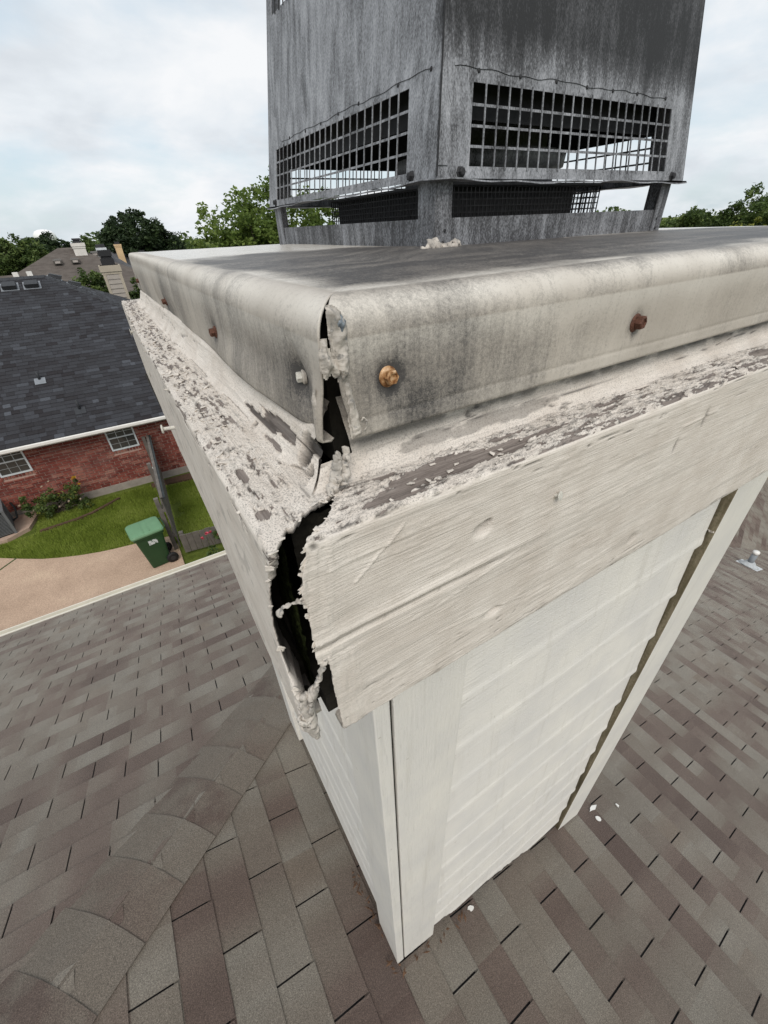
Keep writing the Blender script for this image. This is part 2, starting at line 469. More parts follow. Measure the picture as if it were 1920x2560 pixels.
M_LEAF_MID = leafmat('mid_green_leaves', (0.036, 0.062, 0.017), (0.082, 0.125, 0.034), (0.16, 0.205, 0.06), 0.3)
M_LEAF_YEL = leafmat('yellow_green_leaves', (0.08, 0.11, 0.02), (0.19, 0.21, 0.04), (0.33, 0.33, 0.08), 0.4)
M_GRASSB = leafmat('grass_blades', (0.15, 0.20, 0.030), (0.26, 0.335, 0.055), (0.38, 0.44, 0.11), 0.4)

# ---- neighbour materials
def brick_mat():
    t = MT('red_brick'); P = t.pos()
    q = t.comb(t.math('FLOOR', t.math('MULTIPLY', t.sep(P)[0], 4.1)), 0.0, t.math('FLOOR', t.math('MULTIPLY', t.sep(P)[2], 11.36)))
    w = t.white(q); n = t.noise(P, 40, 3, 0.6); g = t.noise(P, 2.0, 3, 0.5)
    c = t.ramp(w, [(0.0, (0.13, 0.034, 0.027)), (0.4, (0.19, 0.050, 0.038)), (0.75, (0.25, 0.078, 0.058)), (1.0, (0.32, 0.145, 0.11))])
    c = t.mix(1.0, c, t.ramp(n, [(0.3, 0.75), (0.7, 1.2)]), 'MULTIPLY')
    c = t.mix(t.ramp(g, [(0.5, 0.0), (0.75, 0.22)]), c, (0.42, 0.33, 0.29))
    return t.done(c, 0.9, t.bump(n, 0.5, 0.004), spec=0.2)
M_BRICK = brick_mat()
M_MORTAR = plain('mortar', (0.42, 0.29, 0.245), 0.95, 0.15, 30, 0.003)
M_WHITE = plain('white_painted_trim', (0.72, 0.70, 0.665), 0.5, 0.06, 6)
M_GUT = plain('cream_gutter', (0.66, 0.63, 0.55), 0.45, 0.08, 5)
M_WINFR = plain('window_frame_paint', (0.62, 0.66, 0.68), 0.45, 0.06, 8)
def glass():
    t = MT('window_glass'); return t.done((0.045, 0.047, 0.044), 0.06, spec=0.6)
M_GLASS = glass()
M_SCREEN = plain('insect_screen', (0.07, 0.068, 0.062), 0.85, 0.1, 20)
M_BLIND = plain('window_blind', (0.085, 0.082, 0.072), 0.8, 0.08, 10)

# ==================================================================== the large structure
G = -6.1                 # ground level
Z0, SR, SL = -1.94, 0.38, 0.44
HX, HY = -0.144, 1.05    # a point of the hip in plan
ZH = Z0 - SR * HX        # its height
def zR(x, y=0): return Z0 - SR * x
def zL(x, y): return ZH - SL * (y - HY)
def hip_x(y): return HX + (SL / SR) * (y - HY)
W, D, TT = 1.07, 1.0, 0.089

# ---- ground, driveway, lawn
gm = MB()
gm.add([(-900, -900, G - 0.06), (900, -900, G - 0.06), (900, 900, G - 0.06), (-900, 900, G - 0.06)], [(0, 1, 2, 3)])
tag(gm.build('ground', M_GRASS), kind='structure')
def poly_slab(name, pts, z0, z1, mat, parent=None):
    n = len(pts); m = MB()
    m.add([(x, y, z0) for x, y in pts] + [(x, y, z1) for x, y in pts],
          [tuple(range(n, 2 * n))] + [(i, (i + 1) % n, n + (i + 1) % n, n + i) for i in range(n)])
    return m.build(name, mat, parent)
edge = [(-9.0, 12.6), (-6.0, 12.0), (-4.9, 11.62), (-4.27, 11.18), (-3.76, 10.80), (-3.35, 10.52), (-3.0, 10.34), (-2.6, 10.17), (-2.17, 10.03), (-1.8, 9.95), (-1.43, 9.89), (-0.62, 9.72), (-0.50, 9.20), (-0.50, 3.5)]
dr = poly_slab('driveway', edge + [(-14, 3.5), (-14, 13.0)], G - 0.2, G, M_DRIVE)
tag(dr, kind='structure')
jt = MB()
for (xa, ya), (xb, yb) in [((-3.92, 10.93), (-4.9, 9.9)), ((-4.9, 9.9), (-6.5, 8.2))]:
    d = Vector((xb - xa, yb - ya, 0)).normalized(); n = Vector((-d.y, d.x, 0)) * 0.022
    jt.hexa([(xa - n.x, ya - n.y, G - 0.01), (xb - n.x, yb - n.y, G - 0.01), (xb + n.x, yb + n.y, G - 0.01), (xa + n.x, ya + n.y, G - 0.01),
             (xa - n.x, ya - n.y, G + 0.004), (xb - n.x, yb - n.y, G + 0.004), (xb + n.x, yb + n.y, G + 0.004), (xa + n.x, ya + n.y, G + 0.004)])
jt.build('expansion_joint', plain('grassy_joint', (0.06, 0.08, 0.03), 0.95, 0.4, 20), dr)
pad = poly_slab('concrete_pad', [(-6.2, 11.9), (-4.2, 11.95), (-3.75, 12.25), (-3.55, 13.1), (-3.7, 13.15), (-6.2, 13.15)], G - 0.1, G + 0.035, plain('pad_concrete', (0.40, 0.29, 0.225), 0.9, 0.15, 9, 0.003))
tag(pad, kind='structure')
bed = poly_slab('soil_bed', [(-0.7, 12.98), (3.9, 12.98), (3.9, 12.2), (0.9, 12.45), (-0.1, 12.65), (-0.7, 12.75)], G - 0.1, G - 0.01, M_SOIL)
tag(bed, kind='structure')
tag(poly_slab('lawn_edging', [(-3.5, 12.0), (-2.7, 12.08), (-2.3, 12.2), (-1.6, 12.62), (-1.58, 12.57), (-2.26, 12.13), (-2.68, 12.0), (-3.5, 11.93)], G - 0.1, G + 0.012, M_SOIL), kind='structure')
# grass blades on the lawn in view
def lawn_blades():
    n = 120000
    x = RNG.uniform(-5.2, 1.6, n); y = RNG.uniform(8.4, 13.1, n)
    ex = np.array([p[0] for p in edge[1:12]]); ey = np.array([p[1] for p in edge[1:12]])
    lim = np.interp(x, ex, ey)
    ok = np.where(x < -0.62, y > lim + 0.03, (y > 8.95))
    ok &= ~((x > -0.7) & (y > 12.5))
    ok &= ~((x < -3.6) & (y > 11.9)) & ~((x > -0.50) & (x < -0.1) & (fbm(x * 3, y * 3, seed=5) > 0.62))
    ok &= ~((y > 12.9)) & ~((x > -3.5) & (x < -1.58) & (np.abs(y - np.interp(x, [-3.5, -2.7, -2.3, -1.6], [11.97, 12.04, 12.17, 12.6])) < 0.04))
    x, y = x[ok], y[ok]; n = len(x)
    h = RNG.uniform(0.025, 0.06, n) * (0.7 + 0.6 * fbm(x * 2, y * 2, seed=3)); w = RNG.uniform(0.006, 0.012, n)
    an = RNG.uniform(0, 6.283, n); lean = RNG.uniform(-0.03, 0.03, (n, 2))
    z = np.full(n, G - 0.06)
    A = np.stack([x - np.cos(an) * w, y - np.sin(an) * w, z], 1); B = np.stack([x + np.cos(an) * w, y + np.sin(an) * w, z], 1)
    C = np.stack([x + lean[:, 0], y + lean[:, 1], z + 0.03 + h], 1)
    V = np.stack([A, B, C], 1).reshape(-1, 3)
    me = bpy.data.meshes.new('grass')
    me.vertices.add(3 * n); me.vertices.foreach_set('co', V.reshape(-1))
    me.loops.add(3 * n); me.loops.foreach_set('vertex_index', np.arange(3 * n, dtype=np.int32))
    me.polygons.add(n); me.polygons.foreach_set('loop_start', np.arange(0, 3 * n, 3, dtype=np.int32)); me.polygons.foreach_set('loop_total', np.full(n, 3, dtype=np.int32))
    tone = np.clip(fbm(x * 1.3, y * 1.3, seed=9) * 1.3 - 0.15 + RNG.uniform(-0.28, 0.28, n), 0, 1)
    at = me.attributes.new('tone', 'FLOAT', 'POINT'); at.data.foreach_set('value', np.repeat(tone, 3).astype(np.float32))
    me.materials.append(M_GRASSB); me.update(calc_edges=True)
    tag(link('grass', me), 'short green lawn grass between the brick house and the driveway', 'grass', kind='stuff')
lawn_blades()

# ---- our house: roof slopes of three-tab shingles, hip caps, gutter
house = thing('house', 'house roof of mottled grey and mauve asphalt shingles under the chimney', 'house', (0, 0, G))
eR, dR = Vector((0, 1, 0)), Vector((1, 0, -SR)).normalized()
eL, dL = Vector((1, 0, 0)), Vector((0, 1, -SL)).normalized()
nR, nL = Vector((SR, 0, 1)).normalized(), Vector((0, SL, 1)).normalized()
OR_, OL_ = Vector((0, 0, Z0)), Vector((0, HY, ZH))
EAVE_Y = 4.52
M_SHG_R = shingle_mat('shingles_side_slope', tuple(eR), tuple(dR), OR_.dot(dR))
M_SHG_L = shingle_mat('shingles_front_slope', tuple(eL), tuple(dL), OL_.dot(dL))
def clip(poly, nx, ny, c):
    """keep nx*a + ny*d <= c"""
    out = []
    for i in range(len(poly)):
        p, q = poly[i], poly[(i + 1) % len(poly)]
        sp, sq = nx * p[0] + ny * p[1] - c, nx * q[0] + ny * q[1] - c
        if sp <= 0: out.append(p)
        if sp * sq < 0:
            t = sp / (sp - sq); out.append((p[0] + t * (q[0] - p[0]), p[1] + t * (q[1] - p[1])))
    return out
def tab_prism(poly, dlow):
    """polygon (a,d) -> local verts (a, d, h), raised towards the lower edge"""
    V = []
    for a, d in poly:
        h = 0.0015 + 0.0058 * max(0.0, min(1.0, 1 - (dlow - d) / (EXP + 0.012)))
        V.append((a, d, h))
    n = len(V)
    V2 = [(a, d, h - 0.0045) for a, d, h in V]
    F = [tuple(range(n)), tuple(range(2 * n - 1, n - 1, -1))] + [(i, n + i, n + (i + 1) % n, (i + 1) % n) for i in range(n)]
    return V + V2, F
R_far = 10.2
cosR = 1 / math.sqrt(1 + SR * SR); cosL = 1 / math.sqrt(1 + SL * SL)
def roof(which):
    if which == 'R':
        O, e, d, n, mat, cs = OR_, eR, dR, nR, M_SHG_R, cosR
        # a = y, d*cos = x ; keep right of the hip:  x >= hip_x(y) -> (SL/SR) a - cs d <= (SL/SR) HY - HX
        clips = [((SL / SR), -cs, (SL / SR) * HY - HX - 0.005), (1, 0, 6.0), (-1, 0, 5.0), (0, cs, R_far), (0, -cs, 2.6)]
        rows, ar = (int(-2.6 / cs / EXP) - 1, int(R_far / cs / EXP) + 1), (-5.0, 6.0)
    else:
        O, e, d, n, mat, cs = OL_, eL, dL, nL, M_SHG_L, cosL
        # a = x, d*cos = y - HY ; keep left of the hip:  x <= hip_x
        clips = [(1, -(SL / SR) * cs, HX - 0.005), (-1, 0, 9.0), (0, cs, EAVE_Y - HY + 0.03), (0, -cs, 4.0)]
        rows, ar = (int(-4.0 / cs / EXP) - 1, int((EAVE_Y - HY) / cs / EXP) + 2), (-9.0, 5.5)
    Mw = Matrix.Identity(4)
    for i in range(3):
        Mw[i][0], Mw[i][1], Mw[i][2], Mw[i][3] = e[i], d[i], n[i], O[i]
    # deck
    big = [(ar[0], rows[0] * EXP), (ar[1], rows[0] * EXP), (ar[1], rows[1] * EXP), (ar[0], rows[1] * EXP)]
    for c in clips: big = clip(big, *c)
    k = len(big)
    m = MB()
    V = [Mw @ Vector((a, dd, -0.003)) for a, dd in big] + [Mw @ Vector((a, dd, -0.05)) for a, dd in big]
    m.add(V, [tuple(range(k)), tuple(range(2 * k - 1, k - 1, -1))] + [(i, k + i, k + (i + 1) % k, (i + 1) % k) for i in range(k)])
    deck = m.build('roof_slope', M_FELT, house)
    tabs = []
    for r in range(rows[0], rows[1] + 1):
        dl = (r + 1) * EXP
        off = (0.5 if r % 2 else 0.0) * TAB + (0.013 * math.sin(r * 12.9))
        for q in range(int(ar[0] / TAB) - 1, int(ar[1] / TAB) + 2):
            a0 = q * TAB + off + 0.0030
            a1 = a0 + TAB - 0.0060
            j = random.uniform(-0.0025, 0.0025)
            poly = [(a0, dl - EXP - 0.012), (a1, dl - EXP - 0.012), (a1, dl + j), (a0, dl + j)]
            p2 = poly
            for c in clips:
                p2 = clip(p2, *c)
                if len(p2) < 3: break
            if len(p2) < 3: continue
            P = np.array([tuple(Mw @ Vector((a, dd, 0))) for a, dd in p2])
            pr = project(P)
            area = 0.0
            if pr[:, 2].min() > 0.05 and (pr[:, 0] > 0).any() and (pr[:, 0] < 1920).any() and (pr[:, 1] > 0).any() and (pr[:, 1] < 2560).any():
                x, y = pr[:, 0], pr[:, 1]
                area = abs(np.dot(x, np.roll(y, -1)) - np.dot(y, np.roll(x, -1))) / 2
                c = P.mean(0)
                if 0.0 < c[0] < W and 0.0 < c[1] < D: area = 0
            tabs.append((area, p2, dl, p2 is poly or len(p2) == 4 and p2 == poly, Mw, mat, deck))
    return tabs, deck
tabsR, deckR = roof('R')
tabsL, deckL = roof('L')
allt = sorted(tabsR + tabsL, key=lambda t: -t[0])
shared = None
rest = {}
for i, (area, poly, dl, full, Mw, mat, deck) in enumerate(allt):
    if i < 300:
        a0, d0 = poly[0]
        loc = [(a - a0, dd - dl) for a, dd in poly]
        V, F = tab_prism(loc, 0.0)
        me = bpy.data.meshes.new('shingle'); me.from_pydata(V, [], F); me.materials.append(mat); me.update()
        o = bpy.data.objects.new('shingle', me); COL.objects.link(o)
        o.parent = deck
        o.matrix_parent_inverse = Matrix.Translation((0, 0, G)).inverted() if False else Matrix()
        o.matrix_basis = Mw @ Matrix.Translation((a0, dl, 0))
    else:
        m = rest.setdefault(deck.name, (MB(), mat, deck, Mw))[0]
        V, F = tab_prism(poly, dl)
        m.add([Mw @ Vector(v) for v in V], F)
for nm, (m, mat, deck, Mw) in rest.items():
    tag(m.build('shingle_field', mat, deck), kind='stuff')

# hip caps folded over the hip
def cap_tone(name, col):
    t = MT(name); P = t.pos(); g = t.noise(P, 330.0, 2, 0.75); g2 = t.noise(P, 900.0, 1, 0.5); b = t.noise(P, 7.0, 3, 0.5)
    gg = t.math('ADD', t.math('MULTIPLY', g, 0.65), t.math('MULTIPLY', g2, 0.35))
    c = t.mix(t.ramp(b, [(0.40, 0.0), (0.60, 1.0)]), col, (0.152, 0.13, 0.108))
    c = t.mix(1.0, c, t.ramp(gg, [(0.28, 0.35), (0.5, 1.0), (0.72, 2.1)]), 'MULTIPLY')
    return t.done(c, 0.92, t.bump(gg, 0.9, 0.003), spec=0.2)
M_CAPS = [cap_tone('hip_cap_granules_' + n, c) for n, c in (('grey', (0.16, 0.14, 0.118)), ('mauve', (0.108, 0.082, 0.07)), ('sand', (0.152, 0.131, 0.11)), ('brown', (0.135, 0.108, 0.09)))]
hd = Vector((SL / SR, 1, -SL)).normalized()
hO = Vector((HX, HY, ZH))
sR_dir = (Vector((0, -1, 0)) - hd * hd.dot(Vector((0, -1, 0)))); sR_dir = (sR_dir - nR * sR_dir.dot(nR)).normalized()
tR = (nR.cross(hd)).normalized()
if tR.x < 0 and tR.y > 0: tR = -tR
if tR.dot(Vector((1, -1, 0))) < 0: tR = -tR
tL = (nL.cross(hd)).normalized()
if tL.dot(Vector((-1, 1, 0))) < 0: tL = -tL
up = (nR + nL).normalized()
CW, CE = 0.140, 0.165
for k in range(-22, 33):
    lo = (k + 1) * CE; hi_ = k * CE - 0.03
    prof = []
    for s_ in np.linspace(-1, 1, 13):
        w = abs(s_) * (CW if s_ > 0 else 0.215)
        p = (tR if s_ > 0 else tL) * w
        rnd = -0.009 * math.exp(-(w / 0.045) ** 2)
        prof.append((p, (nR if s_ > 0.001 else nL if s_ < -0.001 else up) * (1.0 if s_ > -0.35 else 1.0 - 0.62 * (-s_ - 0.35) / 0.65), rnd))
    V, F = [], []
    jit = random.uniform(-0.004, 0.004)
    for (dist, hgt) in ((hi_, 0.0108), (lo, 0.0152)):
        for p, nn, rnd in prof:
            V.append(hO + hd * (dist + jit) + p + nn * hgt + up * rnd)
    for (dist, hgt) in ((hi_, 0.0048), (lo, 0.0092)):
        for p, nn, rnd in prof:
            V.append(hO + hd * (dist + jit) + p + nn * hgt + up * rnd)
    n = 13
    for i in range(n - 1):
        F.append((i, i + 1, n + i + 1, n + i)); F.append((2 * n + i, 3 * n + i, 3 * n + i + 1, 2 * n + i + 1))
        F.append((n + i, n + i + 1, 3 * n + i + 1, 3 * n + i))
    F.append((0, n, 3 * n, 2 * n)); F.append((n - 1, 3 * n - 1, 4 * n - 1, 2 * n - 1))
    m = MB(); m.add(V, F)
    m.build('hip_cap', M_CAPS[k % 4], house, False)

# gutter and drip edge along the eave
ez = zL(0, EAVE_Y)
m = MB(); m.box((-9, EAVE_Y + 0.012, ez - 0.025), (3.9, EAVE_Y + 0.03, ez + 0.012)); m.build('drip_edge', M_GUT, house)
m = MB()
gp = [(0.032, -0.012), (0.032, -0.11), (0.10, -0.11), (0.125, -0.055), (0.125, -0.006), (0.113, -0.006), (0.113, -0.05), (0.09, -0.10), (0.044, -0.10), (0.044, -0.012)]
n = len(gp)
m.add([(-9, EAVE_Y + a, ez + b) for a, b in gp] + [(3.9, EAVE_Y + a, ez + b) for a, b in gp], [(i, (i + 1) % n, n + (i + 1) % n, n + i) for i in range(n)])
m.build('gutter', M_GUT, house)
m = MB(); m.box((-8.6, -6, G), (3.4, EAVE_Y - 0.45, ez - 0.25)); m.build('wall', M_BRICK, house)
m = MB(); m.box((3.4, -6, G), (8.6, 3.0, zR(R_far) - 0.15)); m.build('wall', M_BRICK, house)
# the far wing on the right: another slope beyond a valley
wing = MB()
va, vb = Vector((7.4, 2.35, zR(7.4))), Vector((13.5, 0.85, zR(13.5)))
va, vb = Vector((8.25, 1.72, zR(8.25) + 0.02)), Vector((9.9, 1.30, zR(9.9) + 0.02))
vd = (vb - va).normalized()
upv = Vector((0.9, 0.55, 0.36)).normalized()
upv = (upv - vd * upv.dot(vd)).normalized()
wn_ = vd.cross(upv).normalized()
if wn_.z < 0: wn_ = -wn_
va = va - vd * 2.0
M_SHG_V = shingle_mat('shingles_wing_slope', tuple((vd + upv).normalized()), tuple((vd - upv).normalized()), 0.0)
wl_ = 9.0
quad = [va, va + vd * wl_, va + vd * wl_ + upv * 3.0, va + upv * 3.0]
wing.add([tuple(q) for q in quad] + [tuple(q - wn_ * 0.06) for q in quad], [(0, 1, 2, 3), (7, 6, 5, 4), (0, 4, 5, 1), (1, 5, 6, 2), (2, 6, 7, 3), (3, 7, 4, 0)])
wingo = wing.build('wing_slope', M_FELT, house)
e2, d2 = (vd + upv).normalized(), (vd - upv).normalized()
wf = MB()
for r in range(-40, 80):
    for q in range(-30, 50):
        c0 = va + e2 * (q * TAB * 0.6 + (0.09 if r % 2 else 0)) + d2 * (r * EXP)
        rel = c0 - va; u_, v_ = rel.dot(vd), rel.dot(upv)
        if not (-0.1 < u_ < wl_ - 0.15 and -0.25 < v_ < 2.85): continue
        a, b = e2 * (TAB * 0.6 - 0.008), d2 * EXP
        lo, hi_ = wn_ * 0.008, wn_ * 0.002
        P = [c0 - wn_ * .004, c0 + a - wn_ * .004, c0 + a + b - wn_ * .004, c0 + b - wn_ * .004, c0 + hi_, c0 + a + hi_, c0 + a + b + lo, c0 + b + lo]
        wf.hexa([tuple(x) for x in P])
tag(wf.build('shingle_field', M_SHG_V, wingo), kind='stuff')

# vent pipe on the side slope
vp = thing('vent_pipe', 'white capped plumbing vent pipe on the far right shingles', 'vent pipe', (7.87, 1.08, zR(7.87)))
m = MB(); q = Vector((7.87, 1.08, zR(7.87))); m.lathe([(0.044, -0.02), (0.044, 0.30), (0.040, 0.30), (0.040, 0.25)], q, n=14); m.build('pipe', plain('grey_pipe', (0.22, 0.24, 0.26), 0.6, 0.2, 10), vp, True)
m = MB(); m.lathe([(0.047, 0.27), (0.05, 0.30), (0.046, 0.325), (0.0, 0.33)], q, n=14); m.build('pipe_cap', M_WHITE, vp, True)
m = MB(); m.lathe([(0.15, 0.01), (0.14, 0.03), (0.10, 0.045), (0.075, 0.08), (0.055, 0.10), (0.044, 0.10)], q, nR, n=18); m.build('boot', plain('pipe_boot', (0.40, 0.42, 0.43), 0.6, 0.25, 20), vp, True)
m = MB(); Mp = Matrix.Identity(4)
for i in range(3): Mp[i][0], Mp[i][1], Mp[i][2], Mp[i][3] = eR[i], dR[i], nR[i], q[i]
m.box((-0.16, -0.12, 0.008), (0.16, 0.26, 0.012), 0, Mp); m.build('flashing', plain('bright_flashing', (0.62, 0.64, 0.66), 0.4, 0.15, 20), vp)

# ==================================================================== the chimney
ch = thing('chimney', 'beige painted wood chimney with rotten split trim and weathered metal cap', 'chimney', (0.5, 0.5, -2.0))
# added dark core so no daylight passes through
m = MB(); m.box((0.034, 0.034, -2.6), (W - 0.034, D - 0.034, 0.03)); m.build('light_stop_core', M_VOID, ch)
m = MB(); m.box((-0.048, -0.048, -0.16), (W + 0.048, D + 0.048, -0.035)); m.box((-0.0715, -0.0715, -0.1825), (W + 0.06, D + 0.06, -0.161)); m.box((-0.0855, -0.056, -0.1826), (-0.0716, D + 0.08, -0.1765)); m.build('light_stop_trim', M_VOID, ch)  # added dark boxes that keep daylight out of the split

# ---- trim boards -----------------------------------------------------------------
HT = 0.184
def board_profile(fine):
    """(o, z, no, nz, u): o = outward distance from the body face"""
    pts = []
    def seg(a, b, n, nrm):
        for t in np.linspace(0, 1, n, endpoint=False): pts.append((a[0] + (b[0] - a[0]) * t, a[1] + (b[1] - a[1]) * t, nrm[0], nrm[1]))
    seg((0.030, 0.0), (0.0855, 0.0), int(56 * fine), (0, 1))
    for t in np.linspace(0, math.pi / 2, max(4, int(7 * fine)), endpoint=False):
        pts.append((0.0855 + 0.0035 * math.sin(t), -0.0035 + 0.0035 * math.cos(t), math.sin(t), math.cos(t)))
    seg((0.089, -0.0035), (0.089, -HT + 0.003), int(150 * fine), (1, 0))
    for t in np.linspace(0, math.pi / 2, max(3, int(5 * fine)), endpoint=False):
        pts.append((0.086 + 0.003 * math.cos(t), -HT + 0.003 - 0.003 * math.sin(t), math.cos(t), -math.sin(t)))
    seg((0.086, -HT), (0.074, -HT), int(10 * fine), (0, -1))
    P = np.array(pts)
    u = np.concatenate([[0], np.cumsum(np.hypot(np.diff(P[:, 0]), np.diff(P[:, 1])))])
    return P, u
def lens(n, L, ratio):
    """n+1 stations 0..1, growing geometrically away from the corner"""
    r = ratio ** (1.0 / n)
    s = np.cumsum(np.concatenate([[0], r ** np.arange(n)])); return s / s[-1]

def interp_fn(pairs, jit, seed, fq=260.0):
    xs = np.array([p[0] for p in pairs]); ys = np.array([p[1] for p in pairs])
    o = np.argsort(xs); xs, ys = xs[o], ys[o]
    return lambda q: np.interp(q, xs, ys) + jit * (fbm(np.asarray(q) * fq, 0.3, seed=seed, octv=3) - 0.5) * 2

# near end of the right board: x as a function of position on the top (o) or on the face (z)
rt_top = interp_fn([(0.030, -0.018), (0.048, -0.034), (0.0536, -0.0358), (0.0640, -0.0425), (0.0736, -0.0493), (0.0800, -0.058), (0.0873, -0.0690), (0.092, -0.0705)], 0.0016, 41)
rt_face = interp_fn([(0.0, -0.0705), (-0.006, -0.0712), (-0.0178, -0.0752), (-0.0315, -0.0778), (-0.0385, -0.0768), (-0.0404, -0.0758), (-0.0560, -0.0764), (-0.0705, -0.0766), (-0.078, -0.0762),
                     (-0.0860, -0.0770), (-0.0935, -0.0772), (-0.0950, -0.0700), (-0.103, -0.0692), (-0.131, -0.0690), (-0.160, -0.0682), (-0.184, -0.0672), (-0.2, -0.0672)], 0.0011, 42, 420)
lf_top = interp_fn([(0.030, -0.030), (0.036, -0.054), (0.045, -0.0565), (0.055, -0.0605), (0.0625, -0.0655), (0.0702, -0.0725), (0.074, -0.0715), (0.0786, -0.0775), (0.0820, -0.0820), (0.0850, -0.087), (0.092, -0.0885)], 0.0016, 43)
lf_face = interp_fn([(0.0, -0.0885), (-0.006, -0.0870), (-0.012, -0.0830), (-0.022, -0.0770), (-0.034, -0.0725), (-0.045, -0.0690), (-0.060, -0.0640), (-0.078, -0.0600), (-0.094, -0.0640), (-0.104, -0.0740), (-0.114, -0.0850), (-0.124, -0.0890), (-0.155, -0.0885), (-0.166, -0.0850), (-0.178, -0.0760), (-0.184, -0.066), (-0.2, -0.060)], 0.0026, 44, 420)

def ell(o, L, co, cl, ro, rl): return 1 - ((o - co) / ro) ** 2 - ((L - cl) / rl) ** 2
def build_trim(side):
    fine = 1.0
    P, u = board_profile(fine)
    o, z, no, nz = P.T
    top = nz > 0.7
    face = ~top & (nz > -0.3)
    st = np.where(top, (rt_top if side == 'R' else lf_top)(o), (rt_face if side == 'R' else lf_face)(z))
    # blend at the arris
    Lend = (W if side == 'R' else D) + (0.0885 if side == 'R' else 0.108)
    T = lens(470 if side == 'R' else 430, 1.1, 9.0 if side == 'R' else 10.0)
    L = st[:, None] + (Lend - st)[:, None] * T[None, :]
    O, Z, NO, NZ = [np.repeat(a[:, None], L.shape[1], 1) for a in (o, z, no, nz)]
    U = np.repeat(u[:, None], L.shape[1], 1)
    TOP = np.repeat(top[:, None], L.shape[1], 1); FACE = np.repeat(face[:, None], L.shape[1], 1)
    sd = 0 if side == 'R' else 100
    # --- masks
    n1 = fbm(L * (42 if side == 'R' else 46), U * (190 if side == 'R' else 250), seed=sd + 1, octv=5, gain=0.6); n2 = fbm(L * 190, U * 420, seed=sd + 2, octv=3); n3 = fbm(L * 14, U * 60, seed=sd + 3, octv=4)
    bare = np.zeros_like(L)
    if side == 'R':
        e1 = np.maximum(ell(O, L, 0.066, 0.045, 0.0115, 0.048), ell(O, L, 0.069, 0.085, 0.008, 0.03))
        e2 = np.maximum(ell(O, L, 0.0765, -0.008, 0.0055, 0.014), ell(O, L, 0.0785, -0.024, 0.003, 0.007))
        b = np.maximum(e1 * 0.9, e2 * 1.2) + (n1 - 0.5) * 2.0 + (n2 - 0.5) * 0.8
        far = smooth(0.10, 0.30, L) * (0.16 + 1.0 * (n3 - 0.5)) + (n1 - 0.5) * 1.4
        edgeb = smooth(0.076, 0.084, O) * smooth(0.05, 0.12, L) * 0.22 + (n2 - 0.5) * 1.2 - 0.18
        bare = np.where(TOP, np.maximum(np.maximum(b, far - 0.12), edgeb - 0.1), -1)
        bare = np.where(TOP & (O < 0.045), -1, bare)
    else:
        heavy = smooth(0.0, 0.10, L) * (0.30 + 0.22 * smooth(0.15, 0.6, L))
        lane = np.exp(-((O - 0.074) / 0.010) ** 2) * 0.34 + np.exp(-((O - 0.060) / 0.006) ** 2) * 0.16
        spots = np.maximum(ell(O, L, 0.080, -0.052, 0.0045, 0.006), ell(O, L, 0.077, 0.000, 0.003, 0.012)) * 0.8
        b = heavy * (0.25 + 2.2 * lane) + (n1 - 0.5) * 1.9 + (n2 - 0.5) * 1.2 - 0.46
        b = np.maximum(b, lane * (0.35 + 0.6 * smooth(0.0, 0.15, L)) - 0.42 + (n1 - 0.5) * 1.9 + (n2 - 0.5) * 0.8)
        bare = np.where(TOP, np.maximum(b, spots + (n2 - 0.5) * 0.6), -1)
        bare = np.where(TOP & (O < 0.048), bare - 0.25, bare)
        bare = np.where(FACE & (Z > -0.012), (n1 - 0.5) * 2.2 - 0.25 * (1 - smooth(0, 0.3, L)), bare)
    bm = smooth(-0.02, 0.10, bare)                       # 1 where the paint is gone
    curl = np.exp(-((bare + 0.07) / 0.06) ** 2)          # lifted paint just outside
    # long cracks and grain
    cr = np.abs(fbm(L * 5, U * 120, seed=sd + 5, octv=3) - 0.5)
    crack = (1 - smooth(0.0, 0.010, cr)) * smooth(0.50, 0.62, fbm(L * 3 + 7, U * 30, seed=sd + 6, octv=2))
    grain = fbm(L * 9, U * 420, seed=sd + 7, octv=3) - 0.5
    wrinkle = fbm(L * 330, U * 60, seed=sd + 8, octv=3) - 0.5
    wav = fbm(L * 12, U * 18, seed=sd + 9, octv=3) - 0.5
    h = 0.0009 * (1 - bm) + 0.0012 * curl * TOP + np.where(FACE, 0.00012, 0.0008) * grain + np.where(FACE, 0.00022, 0.0014) * wav - 0.0012 * crack
    h = h + 0.0009 * (n2 - 0.5) * TOP
    dark = 0.8 * crack + 0.4 * curl * smooth(0.50, 0.62, n2) * TOP + 0.75 * np.exp(-((bare - 0.03) / 0.035) ** 2) * TOP * smooth(0.35, 0.6, n2 + 0.1)  # dark rim at peel edges: shadow of the lifted paint, put into colour
    fc_ = np.abs(fbm(L * 26, U * 70, seed=sd + 21, octv=4) - 0.5); dark = dark + 0.55 * (1 - smooth(0.0, 0.012, fc_)) * TOP * smooth(0.42, 0.55, n1)
    if side == 'R':
        near = FACE * (1 - smooth(0.010, 0.032, L - st[:, None]))
        h += near * 0.0014 * wrinkle + near * 0.0010
        # seam of the two stacked boards
        zs = -0.0755 - 0.004 * smooth(0.0, 0.3, L) + 0.0012 * (fbm(L * 30, 0.5, seed=77) - 0.5) * 2
        amp = (1 - smooth(0.02, 0.15, L)) * FACE
        h += amp * (0.0018 * np.exp(-((Z - zs) / 0.0030) ** 2) - 0.0016 * np.exp(-((Z - zs + 0.0075) / 0.0028) ** 2))
        dark += amp * 0.35 * np.exp(-((Z - zs + 0.007) / 0.0012) ** 2)
